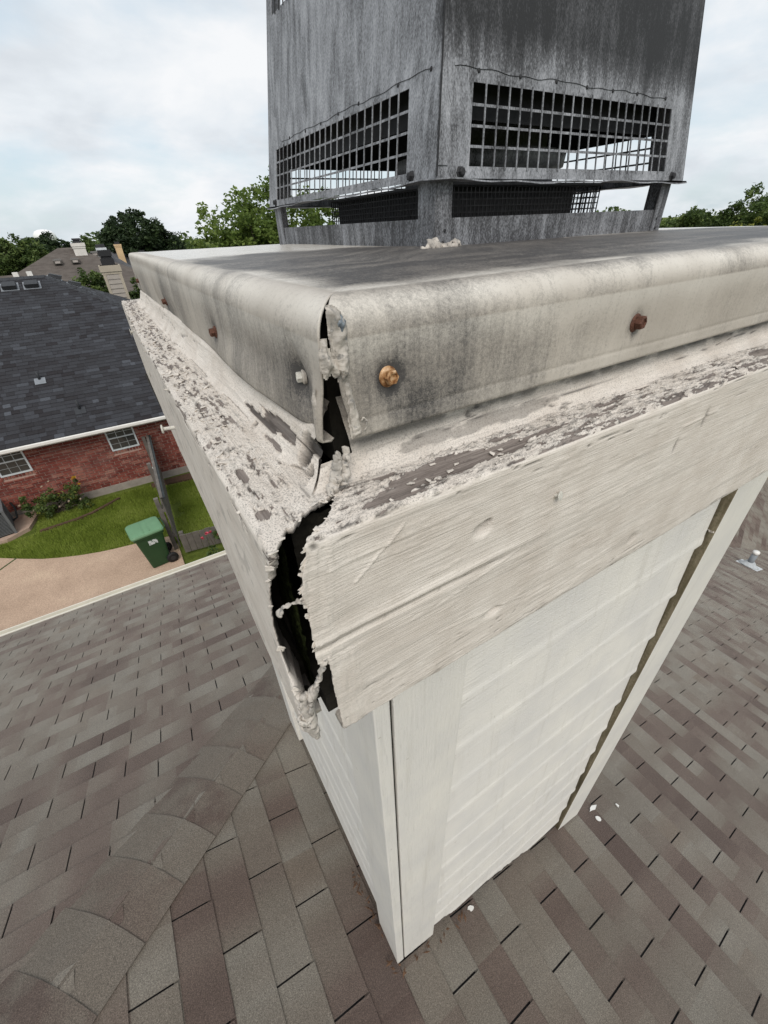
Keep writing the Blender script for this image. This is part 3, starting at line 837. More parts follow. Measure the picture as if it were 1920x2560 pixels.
        # raised runs of old paint
        for x0, z0, x1, z1, a in [(-0.045, -0.040, -0.010, -0.012, .0010), (-0.06, -0.022, 0.03, -0.020, .0007), (0.02, -0.098, 0.10, -0.083, .0008), (0.30, -0.03, 0.36, -0.028, .0012), (0.02, -0.13, 0.12, -0.145, .0006)]:
            t = np.clip(((L - x0) * (x1 - x0) + (Z - z0) * (z1 - z0)) / ((x1 - x0) ** 2 + (z1 - z0) ** 2), 0, 1)
            dd = np.hypot(L - x0 - t * (x1 - x0), Z - z0 - t * (z1 - z0) + 0.002 * (n1 - 0.5))
            h += FACE * a * 0.9 * np.exp(-(dd / 0.0009) ** 2)
        # gouges
        for x0, z0, rx, rz, dp, dk in [(0.0562, -0.0443, 0.007, 0.0045, 0.005, 0.30), (0.0604, -0.0400, 0.003, 0.0022, 0.006, 0.85), (0.0804, -0.1432, 0.008, 0.0042, 0.0042, 0.25), (0.2861, -0.1546, 0.008, 0.006, 0.002, 0.2), (0.30, -0.05, 0.002, 0.007, 0.0015, 0.8), (0.34, -0.032, 0.003, 0.010, 0.0015, 0.6)]:
            e = FACE * np.exp(-(((L - x0) / rx) ** 2 + ((Z - z0) / rz) ** 2) ** 1.5)
            h -= dp * e; dark += dk * e * smooth(0.35, 0.6, n2 + 0.2)
        h += FACE * 0.0004 * smooth(0.55, 0.75, fbm(L * 40, Z * 160, seed=31)) * (1 - smooth(0.2, 0.5, L))
        # ragged lower lip
        h -= (NZ < -0.05) * 0.002 * (n1 - 0.3)
        dark += 0.5 * (np.abs(Z + HT - 0.004) < 0.004) * smooth(0.55, 0.68, n1)
    else:
        bulge = FACE * 0.004 * smooth(0.0, -0.12, Z) * (1 - smooth(0.0, 0.25, L))
        h += bulge
        low = FACE * smooth(-0.095, -0.125, Z) * (1 - smooth(0.006, 0.02, L - st[:, None]))
        h += low * 0.004 * (fbm(L * 200, Z * 200, seed=55, octv=3) - 0.35)
        dark += 0.3 * FACE * smooth(0.66, 0.72, fbm(L * 60, Z * 60, seed=57))
    bow = -0.010 * (L / 1.1) ** 2 if side == 'L' else 0 * L
    OO = O + NO * h + bow; ZZ = Z + NZ * h
    if side == 'R': V = np.stack([L, -OO, ZZ], -1)
    else: V = np.stack([-OO, L, ZZ], -1)
    # lip: the torn end turns inward (thickness of the board shell)
    lip = V[:, :1].copy()
    thick = 0.0035 + 0.0025 * fbm(u * 200, 0.7, seed=sd + 12)
    thin = smooth(-0.022, -0.034, z) * smooth(-0.118, -0.100, z) * face if side == 'L' else 0 * z
    thick = thick * (1 - 0.7 * thin)
    if side == 'R':
        lip[:, 0, 1] += no * thick; lip[:, 0, 0] += 0.0015
    else:
        lip[:, 0, 0] += no * thick; lip[:, 0, 1] += 0.0015
    lip[:, 0, 2] -= nz * thick
    lip2 = lip.copy()
    if side == 'R': lip2[:, 0, 0] += 0.03; lip2[:, 0, 1] += no * 0.006
    else: lip2[:, 0, 1] += 0.03; lip2[:, 0, 0] += no * 0.006
    lip2[:, 0, 2] -= nz * 0.006
    V = np.concatenate([lip2, lip, V], 1)
    z1 = np.zeros((V.shape[0], 1))
    bm = np.concatenate([z1 + 1, z1 + 0.3, bm], 1); dark = np.concatenate([z1 + 1.0, z1 + 0.45 + 0.55 * thin[:, None], np.clip(dark, 0, 1)], 1)  # torn lip darkened in colour to pass for the shaded hollow
    ob = grid_mesh('trim_board', V, M_TRIM_X if side == 'R' else M_TRIM_Y, ch, {'bare': bm, 'dark': dark, 'ledge': np.concatenate([np.zeros((V.shape[0], 2)), TOP.astype(float)], 1)}, flip=(side == 'R'))
    return ob
trimR = build_trim('R'); trimL = build_trim('L')
tag(trimR, 'split front trim board with a jagged end at the corner')
# plain far boards
for a, b in [((W + 0.004, -0.08, -HT + 0.003), (W + 0.086, D + 0.1, -0.004)), ((-0.07, D + 0.012, -HT + 0.004), (W + 0.002, D + 0.096, -0.005))]:
    m = MB(); m.box(a, b); o = m.build('trim_board', M_TRIM_Y, ch)

# mossy inner face of the left board, seen through the split
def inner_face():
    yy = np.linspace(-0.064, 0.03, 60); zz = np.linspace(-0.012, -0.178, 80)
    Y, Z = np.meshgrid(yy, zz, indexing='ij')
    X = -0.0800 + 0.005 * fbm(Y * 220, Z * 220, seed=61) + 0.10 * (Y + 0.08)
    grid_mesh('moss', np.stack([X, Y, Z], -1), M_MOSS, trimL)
    X2 = np.linspace(-0.066, -0.02, 40); X2, Z = np.meshgrid(X2, zz, indexing='ij')
    Y2 = -0.052 + 0.006 * fbm(X2 * 200, Z * 200, seed=62)
    grid_mesh('rot_void_sheet', np.stack([X2, Y2, Z], -1), M_VOID, trimR)  # near-black sheet standing for the shaded hollow behind the split
inner_face()

# ---- ribbons and lumps of old sealant across the split
def ribbon(name, pts, rads, mat, parent, seed=0, flat=0.5, n=14):
    pts = [Vector(p) for p in pts]
    # resample
    out, rr = [], []
    for i in range(len(pts) - 1):
        for t in np.linspace(0, 1, 14, endpoint=(i == len(pts) - 2)):
            q = pts[i].lerp(pts[i + 1], t); k = len(out) * 0.45
            w = float(fbm(k * 0.7, seed, seed=seed, octv=2)) - 0.5
            w2 = float(fbm(k * 0.7, seed + 9.0, seed=seed + 3, octv=2)) - 0.5
            r = rads[i] + (rads[i + 1] - rads[i]) * t
            out.append(q + Vector((w, w2 * 0.5, w2)) * r * 1.2); rr.append(r * (1 + 1.0 * (float(fbm(k * 0.9, 5.0, seed=seed + 5, octv=2)) - 0.5)))
    m = MB(); m.tube(out, rr, n, 0, True, flat)
    A = np.array(m.v); rm = float(np.mean(rr))
    A += rm * 0.5 * (np.stack([fbm(A[:, 0] * 420, A[:, 1] * 420, A[:, 2] * 420 + 9 * q, seed=seed + q, octv=4) for q in range(3)], 1) - 0.5) * 2
    m.v = [tuple(a) for a in A]
    return m.build(name, mat, parent, True)
ribbon('sealant_strand', [(-0.0925, -0.0885, -0.0400), (-0.0875, -0.0900, -0.0345), (-0.0820, -0.0895, -0.0350), (-0.0765, -0.0880, -0.0390)], [0.0022, 0.0011, 0.0010, 0.0024], M_CAULK, trimR, 3)
ribbon('sealant_strand', [(-0.0700, -0.0890, -0.0900), (-0.0745, -0.0905, -0.0990), (-0.0800, -0.0905, -0.1110), (-0.0850, -0.0900, -0.1230), (-0.0880, -0.0895, -0.135)], [0.0035, 0.0026, 0.0030, 0.0045, 0.0050], M_CAULK, trimR, 8, 0.45)
ribbon('sealant_lump', [(-0.0900, -0.0885, -0.118), (-0.0905, -0.0895, -0.134), (-0.0902, -0.0900, -0.150), (-0.0890, -0.0895, -0.163), (-0.0868, -0.0885, -0.176)], [0.0026, 0.0042, 0.0052, 0.0042, 0.0010], M_CAULK, trimL, 12, 0.7)
# thin curled flakes of paint: along the torn edges and on the ledges
def flakes(name, spots, mat, parent, seed):
    """spots: (point, normal, reach direction, size, curl)"""
    q = np.random.default_rng(seed); m = MB()
    for p, nrm, d, sz, curl in spots:
        p, nrm, d = Vector(p), Vector(nrm).normalized(), Vector(d)
        d = (d - nrm * d.dot(nrm)).normalized(); e = nrm.cross(d)
        w = sz * q.uniform(0.5, 1.3); n, k = 6, 5; V = []
        for i in range(n):
            t = i / (n - 1)
            for j in range(k):
                u = (j / (k - 1) - 0.5)
                wid = w * (1 - 0.55 * t ** 1.5) * (1 + 0.5 * (q.random() - 0.5) * (t > 0.3))
                reach = sz * (t + 0.22 * (q.random() - 0.5) * (t > 0.9))
                lift = curl * sz * t ** 2 + 0.12 * sz * (u * 2) ** 2 * t + 0.0002
                V.append(p + d * (reach - 0.25 * sz) + e * (u * wid) + nrm * lift)
        F = [(i * k + j, (i + 1) * k + j, (i + 1) * k + j + 1, i * k + j + 1) for i in range(n - 1) for j in range(k - 1)]
        V2 = [v - nrm * 0.0005 for v in V]; o = n * k
        F2 = [tuple(o + x for x in f[::-1]) for f in F]
        rim = [j for j in range(k)] + [i * k + k - 1 for i in range(1, n)] + [(n - 1) * k + j for j in range(k - 2, -1, -1)] + [i * k for i in range(n - 2, 0, -1)]
        F3 = [(rim[i], rim[(i + 1) % len(rim)], o + rim[(i + 1) % len(rim)], o + rim[i]) for i in range(len(rim))]
        m.add(V + V2, F + F2 + F3)
    return tag(m.build(name, mat, parent, True), kind='stuff')
M_FLAKE = plain('lifted_paint', (0.60, 0.55, 0.495), 0.7, 0.2, 260, 0.0005)
qf = np.random.default_rng(404)
sp = []
for z in -np.sort(qf.uniform(0.0, 0.09, 15)):          # edge of the front board
    x = float(rt_face(z)); sp.append(((x + 0.001, -0.0895, z + qf.uniform(-.002, .002)), (0, -1, 0), (-1, 0, qf.uniform(-.7, .7)), qf.uniform(0.0022, 0.0050), qf.uniform(-0.25, 0.35)))
for o_ in np.arange(0.056, 0.088, 0.0050):
    sp.append(((float(rt_top(o_)) + 0.001, -o_, 0.0008), (0, 0, 1), (-1, qf.uniform(-.6, .6), 0), qf.uniform(0.002, 0.0045), qf.uniform(-0.3, 0.4)))
for i in range(46):                                    # front ledge
    x = qf.uniform(0.0, 1) ** 1.6 * 0.55 - 0.02; o_ = qf.uniform(0.056, 0.087)
    sp.append(((x, -o_, 0.0008), (0, 0, 1), (qf.uniform(-1, 1), qf.uniform(-1, 1), 0), qf.uniform(0.0018, 0.0050), qf.uniform(0.02, 0.35)))
flakes('paint_flakes', sp, M_FLAKE, trimR, 71)
sp = []
for z in (-0.008, -0.024, -0.052, -0.094, -0.113):
    y = float(lf_face(z)); sp.append(((-0.0905 - 0.004 * min(1, -z / .12), y, z), (-0.25, -1, 0), (1, 0, qf.uniform(-.8, .8)), qf.uniform(0.0022, 0.0055), qf.uniform(-0.2, 0.1)))
for o_ in np.sort(qf.uniform(0.040, 0.089, 8)):
    sp.append(((-o_, float(lf_top(o_)) + 0.001, 0.0008), (0, 0, 1), (qf.uniform(-.2, .9), -1, 0), qf.uniform(0.002, 0.006), qf.uniform(-0.2, 0.5)))
for i in range(170):                                   # left ledge, worst towards the outer arris
    y = 0.02 + qf.uniform(0, 1) ** 1.3 * 0.9; o_ = min(0.088, max(0.050, qf.normal(0.074, 0.009)))
    sp.append(((-o_ + 0.010 * (y / 1.1) ** 2, y, 0.0008), (0, 0, 1), (qf.uniform(-1, 1), qf.uniform(-1, 1), 0), qf.uniform(0.0020, 0.0060), qf.uniform(0.02, 0.4)))
for i in range(8):
    y = -0.05 + qf.uniform(0, 1) ** 1.4 * 0.8
    sp.append(((-0.0885 + 0.010 * (y / 1.1) ** 2, y, -0.001 - qf.uniform(0, .006)), (-0.6, 0, 0.8), (-0.8, qf.uniform(-.6, .6), -0.5), qf.uniform(0.002, 0.006), qf.uniform(0.1, 0.6)))
flakes('paint_flakes', sp, M_FLAKE, trimL, 73)

# ---- inner trim band under the cap, with its cracked caulk fillet
M_BAND_X = trim_mat('band_paint_x', 0); M_BAND_Y = trim_mat('band_paint_y', 1)
def inner_band(side):
    prof = []
    for t in np.linspace(0, 1, 16, endpoint=False): prof.append((0.020 + 0.013 * t, 0.046 - 0.022 * t))
    for t in np.linspace(0, 1, 26):
        prof.append((0.033 + 0.018 * t ** 1.25, 0.024 * (1 - t) ** 1.7 + 0.0006))
    prof.append((0.053, -0.004))
    P = np.array(prof); u = np.concatenate([[0], np.cumsum(np.hypot(*np.diff(P, axis=0).T))])
    T = lens(380, 1.1, 9.0)
    st = np.where(P[:, 1] > 0.014, -0.0135, -P[:, 0] + 0.0015) if side == 'R' else np.where(P[:, 1] > 0.017, -0.024, -P[:, 0] + 0.0005)
    Lend = (W if side == 'R' else D) + 0.03
    L = st[:, None] + (Lend - st)[:, None] * T[None]
    U = np.repeat(u[:, None], len(T), 1); O = np.repeat(P[:, :1], len(T), 1); Z = np.repeat(P[:, 1:], len(T), 1)
    sd = 200 if side == 'R' else 300
    n1 = fbm(L * 40, U * 120, seed=sd, octv=4); n2 = fbm(L * 150, U * 300, seed=sd + 1, octv=3)
    cr = np.abs(fbm(L * 4, U * 90, seed=sd + 2, octv=3) - 0.5)
    crack = (1 - smooth(0.0, 0.014, cr)) * smooth(0.40, 0.56, fbm(L * 4 + 3, U * 25, seed=sd + 3, octv=2))
    h = 0.0016 * (n1 - 0.5) + 0.0007 * (n2 - 0.5) - 0.002 * crack
    bare = np.zeros_like(L); dark = 0.85 * crack
    line = np.exp(-((O - 0.0505) / 0.0012) ** 2) * smooth(0.38, 0.55, fbm(L * 12, 0.2, seed=sd + 6))
    dark = dark + 0.55 * line
    if side == 'L':
        for co, cl, ro, rl, bb, dk, dp in [(0.0370, 0.030, 0.0022, 0.040, 1.0, 0.45, 0.004), (0.0400, 0.075, 0.0014, 0.05, 0.8, 0.55, 0.003), (0.0450, 0.030, 0.0024, 0.022, 0.6, 0.2, 0.002), (0.0470, 0.13, 0.0018, 0.05, 0.3, 0.75, 0.003), (0.0445, 0.075, 0.0016, 0.004, 0.2, 1.0, 0.004),
                                           (0.0370, -0.016, 0.0055, 0.010, 0.2, 1.0, 0.009), (0.0465, -0.020, 0.0035, 0.016, 0.3, 0.95, 0.006), (0.0415, -0.032, 0.0025, 0.004, 0, 1.0, 0.008), (0.047, 0.30, 0.0015, 0.06, 0.2, 0.8, 0.002)]:
            e = ell(O, L, co, cl, ro, rl) + (n1 - 0.5) * 1.6 + (n2 - 0.5) * 1.0
            k = smooth(0.0, 0.25, e)
            bare = np.maximum(bare, bb * k); dark = np.maximum(dark, dk * k); h = h - dp * k
            h = h + 0.0008 * np.exp(-((e + 0.1) / 0.1) ** 2)
        # rust coloured run-off is in the wood tone; darker along the groove near the corner
        dark = np.maximum(dark, 0.65 * np.exp(-((O - 0.0515) / 0.002) ** 2) * smooth(-0.07, -0.04, L) * (1 - smooth(0.03, 0.10, L)))
    else:
        e = ell(O, L, 0.040, 0.10, 0.004, 0.09) + (n1 - 0.5) * 2.4
        dark = np.maximum(dark, 0.5 * smooth(0.2, 0.5, e))
        dark = np.maximum(dark, 0.7 * np.exp(-((O - 0.034) / 0.0022) ** 2) * smooth(0.35, 0.55, n1))
    NO, NZ = 0.65, 0.76
    OO, ZZ = O + NO * h, Z + NZ * h
    V = np.stack([L, -OO, ZZ], -1) if side == 'R' else np.stack([-OO, L, ZZ], -1)
    grid_mesh('caulked_band', V, M_BAND_X if side == 'R' else M_BAND_Y, ch, {'bare': bare, 'dark': np.clip(dark, 0, 1), 'ledge': np.full(L.shape, 0.5)}, flip=(side == 'R'))
inner_band('R'); inner_band('L')
# added dark box behind the cap skirt so the gap under it reads as a gap
m = MB(); m.box((-0.018, -0.018, 0.0), (W + 0.018, D + 0.018, 0.088)); m.build('gap_backing', M_VOID, ch)
# lump where the two bands meet
ribbon('sealant_lump', [(-0.0285, -0.0480, 0.024), (-0.0300, -0.0495, 0.014), (-0.0345, -0.0520, 0.006), (-0.0380, -0.0540, 0.001)], [0.0022, 0.0032, 0.0036, 0.0030], M_CAULK, ch, 23, 0.8)
ribbon('sealant_lump', [(-0.0215, -0.0455, 0.024), (-0.0240, -0.0480, 0.014), (-0.0290, -0.0520, 0.004)], [0.0018, 0.0028, 0.0030], M_CAULK, ch, 29, 0.8)

# ---- sheet-metal cap ------------------------------------------------------------
CX, CY = 0.031, 0.0485          # skirt plane outward of the body faces
CT, CB_, RR = 0.1035, 0.0300, 0.019
cap = None
def cap_panel(side):
    """one side of the cap: top wedge, rolled edge, skirt"""
    o0 = CY if side in 'RB' else CX
    other = CX if side in 'RB' else CY
    near = side in 'RL'
    prof = []      # (outward o, z, kind, no, nz)
    half = 0.52
    for t in np.concatenate([np.linspace(0, 0.75, 14, endpoint=False), np.linspace(0.75, 1, 26, endpoint=False)]):
        prof.append((-half + (half + o0 - RR) * t, CT, 0, 0, 1))
    for a in np.linspace(0, math.pi / 2, 22, endpoint=False):
        prof.append((o0 - RR + RR * math.sin(a), CT - RR + RR * math.cos(a), 1, math.sin(a), math.cos(a)))
    for t in np.linspace(0, 1, 44): prof.append((o0, CT - RR - (CT - RR - CB_) * t, 2, 1, 0))
    prof.append((o0 - 0.0015, CB_ - 0.0008, 3, 0.5, -1)); prof.append((o0 - 0.003, CB_ + 0.001, 3, 0, 0))
    P = np.array(prof); o, z, kd, no, nz = P.T
    LEN = (W if side in 'RB' else D)
    # near end: mitre for the top and the roll, free edge on the skirt
    st = -(o - o0 + other)
    s_z = np.clip((CT - RR - z) / (CT - RR - CB_), 0, 1)
    if side == 'R': st = np.where(kd >= 2, -CX + 0.0045 + 0.0085 * s_z + 0.0006 * np.sin(s_z * 9), st + np.where(kd == 1, 0.0045 * (no ** 2), 0))
    elif side == 'L': st = np.where(kd >= 2, -CY + 0.0008 + 0.0055 * s_z, st + np.where(kd == 1, 0.0008 * no ** 2, 0))
    else: st = np.maximum(st, -other)
    en = LEN + (o - o0 + other); en = np.where(kd >= 2, LEN + other, en)
    T = lens(300 if near else 40, 1.1, 7.0 if near else 1.01)
    L = st[:, None] + (en - st)[:, None] * T[None]
    m_ = lambda a: np.repeat(a[:, None], len(T), 1)
    O, Z, KD, NO, NZ = map(m_, (o, z, kd, no, nz))
    sd = {'R': 400, 'L': 500, 'B': 600, 'E': 700}[side]
    if side == 'L':
        pw = 1 - 0.68 * smooth(0.10, 0.85, L); a1 = KD == 1
        O = np.where(a1, o0 - RR + RR * np.clip(NO, 1e-6, 1) ** pw, O); Z = np.where(a1, CT - RR + RR * np.clip(NZ, 1e-6, 1) ** pw, Z)
    sk = (KD >= 1)
    wav = fbm(L * 7, (Z - O) * 14, seed=sd, octv=3) - 0.5
    h = 0.0022 * wav + 0.0005 * (fbm(L * 50, (Z - O) * 50, seed=sd + 1) - 0.5)
    depth = np.minimum(np.minimum(L - st[:, None], en[:, None] - L), np.maximum(o0 - O, 0))
    h = h * np.clip(0.25 + (L - st[:, None]) / 0.03, 0, 1) * np.where(KD == 0, np.clip((o0 - RR - O) / 0.03 + 0.3, 0, 1), 1)
    crown = 0.0035 * smooth(0.0, 0.28, o0 - RR - O) * (KD == 0)
    h = h + crown
    scr = {'R': [(0.0085, 0.0611), (0.2478, 0.0600), (0.62, 0.060), (0.98, 0.060)], 'L': [(-0.0040, 0.0574), (0.2163, 0.0515), (0.5755, 0.0432), (1.0, 0.0452)]}.get(side, [])
    soot = 0.27 + 1.0 * (fbm(L * 9, (Z - O) * 9, seed=sd + 3, octv=4) - 0.5) + 0.6 * (fbm(L * 45, Z * 5, seed=sd + 4, octv=4) - 0.5) * sk
    worn = np.zeros_like(L); wet = np.zeros_like(L)
    roll = np.exp(-((np.arctan2(NO, NZ + 1e-6) - 0.75) / 0.55) ** 2) * (KD == 1) + (KD == 2) * np.exp(-((Z - (CT - RR)) / 0.012) ** 2) * 0.8
    if near:
        worn += roll * (0.35 + 0.5 * fbm(L * 25, Z * 40, seed=sd + 5)); soot -= 0.20 * roll
        for i, (a, b) in enumerate(scr):
            r = np.hypot(L - a, Z - b)
            k = (KD == 2)
            if side == 'L' and i == 0: h -= k * 0.0055 * np.exp(-((L - a + 0.002) / 0.008) ** 2 - ((Z - b) / 0.016) ** 2); soot += k * 0.5 * np.exp(-(r / 0.012) ** 2)
            elif side == 'R': h -= k * 0.0022 * np.exp(-(r / 0.012) ** 2); soot += k * (0.50 * np.exp(-((r - 0.005) / 0.006) ** 2) + (0.45 * np.exp(-((L - a) / 0.004) ** 2) * smooth(-0.028, -0.004, Z - b) * (Z < b)))
            else: h -= k * 0.0015 * np.exp(-(r / 0.012) ** 2); soot += k * 0.4 * np.exp(-((r - 0.005) / 0.008) ** 2)
    if side == 'R':
        soot += (KD == 2) * 0.24 * np.exp(-((L - 0.03) / 0.05) ** 2) * smooth(0.3, 0.6, fbm(L * 30, Z * 30, seed=91)) + (KD == 2) * 0.12
        soot -= (KD == 2) * (0.10 + 0.26 * smooth(0.06, 0.35, L))
        worn += (KD == 2) * 0.25 * smooth(CB_ + 0.014, CB_ + 0.004, Z) * fbm(L * 60, Z * 100, seed=95)
        soot -= (KD == 2) * 0.08 * smooth(CB_ + 0.012, CB_ + 0.002, Z)
        h -= (KD == 2) * 0.0005 * np.exp(-((Z - CB_ - 0.010) / 0.0014) ** 2)
    if side == 'L':
        soot += (KD == 2) * (0.20 * np.exp(-((L - 0.03) / 0.06) ** 2) + 0.13)
        soot -= 0.15 * (KD >= 1) * smooth(0.3, 0.8, L)
        h += (KD == 2) * 0.004 * np.exp(-((L + 0.038) / 0.007) ** 2) * smooth(0.07, 0.045, Z)     # folded flange at the corner
        soot -= (KD == 2) * 0.55 * np.exp(-((L + 0.040) / 0.008) ** 2)
        h -= (KD == 2) * 0.004 * np.exp(-((L + 0.018) / 0.010) ** 2) * smooth(0.08, 0.05, Z)
        h += (KD == 2) * smooth(0.06, 0.03, Z) * (0.006 * np.exp(-((L - 0.12) / 0.10) ** 2) - 0.003 * np.exp(-((L - 0.55) / 0.2) ** 2))
    # top: a dark matt patch with a pale rim; wet and pale at the back
    X = L if side in 'RB' else -O
    Y = -O if side in 'RB' else L
    if side == 'B': Y = D + O
    if side == 'E': X = W + O; Y = L
    wob = 0.09 * (fbm(X * 11, Y * 11, seed=88, octv=5) - 0.5)
    ins = np.minimum(np.minimum(X + 0.020, Y + 0.030), 1.2) + wob * 0.7
    back = (Y - 0.43 + 0.30 * X) + wob * 2
    dk = smooth(-0.012, 0.035, ins) * (1 - smooth(-0.03, 0.10, back)) * (KD == 0) * (1 - smooth(0.85, 1.0, X))
    soot = np.where(KD == 0, 0.06 + 0.86 * dk + 0.55 * (fbm(X * 9, Y * 70, seed=89, octv=4) - 0.5) + 0.3 * (fbm(X * 60, Y * 60, seed=90) - 0.5), soot + 0.25 * (KD == 1) * smooth(0.9, 0.2, NO) * smooth(0.02, 0.06, X) )
    worn = np.where(KD == 0, 0.75 * (1 - dk), worn)
    wet = np.where(KD == 0, 0.42 + 0.58 * smooth(-0.03, 0.10, back), 0.45 * (KD == 1) * smooth(0.8, 0.1, NO))
    OO, ZZ = O + NO * h, Z + NZ * h
    if side == 'R': V = np.stack([L, -OO, ZZ], -1)
    elif side == 'L': V = np.stack([-OO, L, ZZ], -1)
    elif side == 'B': V = np.stack([L, D + OO, ZZ], -1)
    else: V = np.stack([W + OO, L, ZZ], -1)
    return V, {'soot': np.clip(soot, 0, 1.5), 'worn': np.clip(worn, 0, 1), 'wet': np.clip(wet, 0, 1)}, side in 'RE'
for side, nm in (('R', 'cap_panel'), ('L', 'cap_panel'), ('B', 'cap_panel'), ('E', 'cap_panel')):
    V, at, fl = cap_panel(side)
    if side == 'R':
        capR = grid_mesh(nm, V, M_CAP, ch, at, flip=True)
        # inner lip gives the torn edge its thickness
    elif side == 'L': capL = grid_mesh(nm, V, M_CAP, ch, at, flip=False)
    else: grid_mesh(nm, V, M_CAP, ch, at, flip=(side == 'B') is False and False)
for o in (capR, capL):
    md = o.modifiers.new('sheet', 'SOLIDIFY'); md.thickness = 0.0012; md.offset = -1
tag(capR, 'grey streaked front skirt of the metal cap with two screws')
# cap centre, under the shroud
m = MB(); m.box((0.3, 0.3, CT - 0.01), (W - 0.3, D - 0.3, CT + 0.0028)); m.build('cap_crown', M_CAP, ch)

# lumpy sealant patches on the cap corner
def patch(name, poly, org, ax, ay, nrm, thick, mat, parent, seed, res=0.0007, edge=0.003):
    pl = np.array(poly, float); mn, mx = pl.min(0) - res, pl.max(0) + res
    a = np.arange(mn[0], mx[0] + res, res); b = np.arange(mn[1], mx[1] + res, res)
    A, B = np.meshgrid(a, b, indexing='ij')
    A = A + 0.0006 * (fbm(A * 900, B * 900, seed=seed) - 0.5); B = B + 0.0006 * (fbm(A * 900, B * 900, seed=seed + 4) - 0.5)
    ins = np.zeros(A.shape, bool); dist = np.full(A.shape, 9.0); n = len(pl)
    for i in range(n):
        (x0, y0), (x1, y1) = pl[i], pl[(i + 1) % n]
        c = ((y0 > B) != (y1 > B)) & (A < (x1 - x0) * (B - y0) / (y1 - y0 + 1e-12) + x0); ins ^= c
        t = np.clip(((A - x0) * (x1 - x0) + (B - y0) * (y1 - y0)) / ((x1 - x0) ** 2 + (y1 - y0) ** 2 + 1e-12), 0, 1)
        dist = np.minimum(dist, np.hypot(A - x0 - t * (x1 - x0), B - y0 - t * (y1 - y0)))
    sdist = np.where(ins, dist, -dist) + 0.0012 * (fbm(A * 420, B * 420, seed=seed + 7, octv=3) - 0.5) * 2
    prof = np.sqrt(np.clip(sdist / edge, 0, 1))
    H = thick * prof * (0.35 + 1.3 * fbm(A * 170, B * 170, seed=seed + 1, octv=4)) - 0.0004
    V = np.array(org) + A[..., None] * np.array(ax) + B[..., None] * np.array(ay) + H[..., None] * np.array(nrm)
    s4 = np.maximum.reduce([sdist[:-1, :-1], sdist[1:, :-1], sdist[:-1, 1:], sdist[1:, 1:]])
    cr = np.cross(ax, ay)
    return grid_mesh(name, V, mat, parent, None, keep=(s4 > -res), flip=(float(np.dot(cr, nrm)) < 0))
def z8(x, y):  # picture of the corner, only used to lay out the old sealant's outline in metres on the skirt
    return x, y
# outlines in (x, z) on the front skirt
P1 = [(-0.0262, 0.1000), (-0.0245, 0.1008), (-0.0195, 0.0980), (-0.0170, 0.0935), (-0.0172, 0.0880), (-0.0170, 0.0800), (-0.0168, 0.0730), (-0.0180, 0.0672), (-0.0200, 0.0655), (-0.0222, 0.0650), (-0.0240, 0.0690), (-0.0250, 0.0760), (-0.0258, 0.0880)]
patch('sealant_lump', P1, (0, -CY - 0.0008, 0), (1, 0, 0), (0, 0, 1), (0, -1, 0), 0.0046, M_CAULK, capR, 71)
P2 = [(-0.0248, 0.0975), (-0.0205, 0.0965), (-0.0182, 0.0925), (-0.0186, 0.0870), (-0.0212, 0.0862), (-0.0228, 0.0900)]
patch('sealant_lump', P2, (0, -CY - 0.0026, 0), (1, 0, 0), (0, 0, 1), (0, -1, 0), 0.0034, M_CAULKB, capR, 75)
P3 = [(-0.0208, 0.0655), (-0.0172, 0.0625), (-0.0160, 0.0570), (-0.0150, 0.0510), (-0.0135, 0.0430), (-0.0118, 0.0345), (-0.0112, 0.0312), (-0.0180, 0.0300), (-0.0186, 0.0380), (-0.0193, 0.0480), (-0.0202, 0.0570)]
patch('sealant_lump', P3, (0, -CY - 0.0006, 0), (1, 0, 0), (0, 0, 1), (0, -1, 0), 0.0024, M_CAULK, capR, 79)
P4 = [(-0.0310, 0.0860), (-0.0292, 0.0865), (-0.0283, 0.0800), (-0.0262, 0.0752), (-0.0238, 0.0735), (-0.0225, 0.0700), (-0.0225, 0.0665), (-0.0250, 0.0678), (-0.0282, 0.0735), (-0.0300, 0.0700), (-0.0312, 0.0690), (-0.0325, 0.0750), (-0.0333, 0.0795)]
patch('sealant_lump', P4, (0, -CY - 0.0020, 0), (1, 0, 0), (0, 0, 1), (0, -1, 0), 0.0036, M_CAULK, capR, 83)
P5 = [(-0.0395, 0.0600), (-0.0368, 0.0560), (-0.0372, 0.0440), (-0.0382, 0.0360), (-0.0405, 0.0370), (-0.0412, 0.0460)]
patch('sealant_lump', P5, (-CX - 0.0040, 0, 0), (0, 1, 0), (0, 0, 1), (-1, 0, 0), 0.0022, M_CAULK, capL, 87)
# hair of old string sealant
ribbon('sealant_strand', [(-0.0125, -0.0500, 0.0400), (-0.0108, -0.0510, 0.0420), (-0.0092, -0.0510, 0.0395), (-0.0096, -0.0505, 0.0350), (-0.0112, -0.0500, 0.0335)], [0.0005, 0.0004, 0.0004, 0.0004, 0.0005], M_CAULK, capR, 91, 1.0, 8)

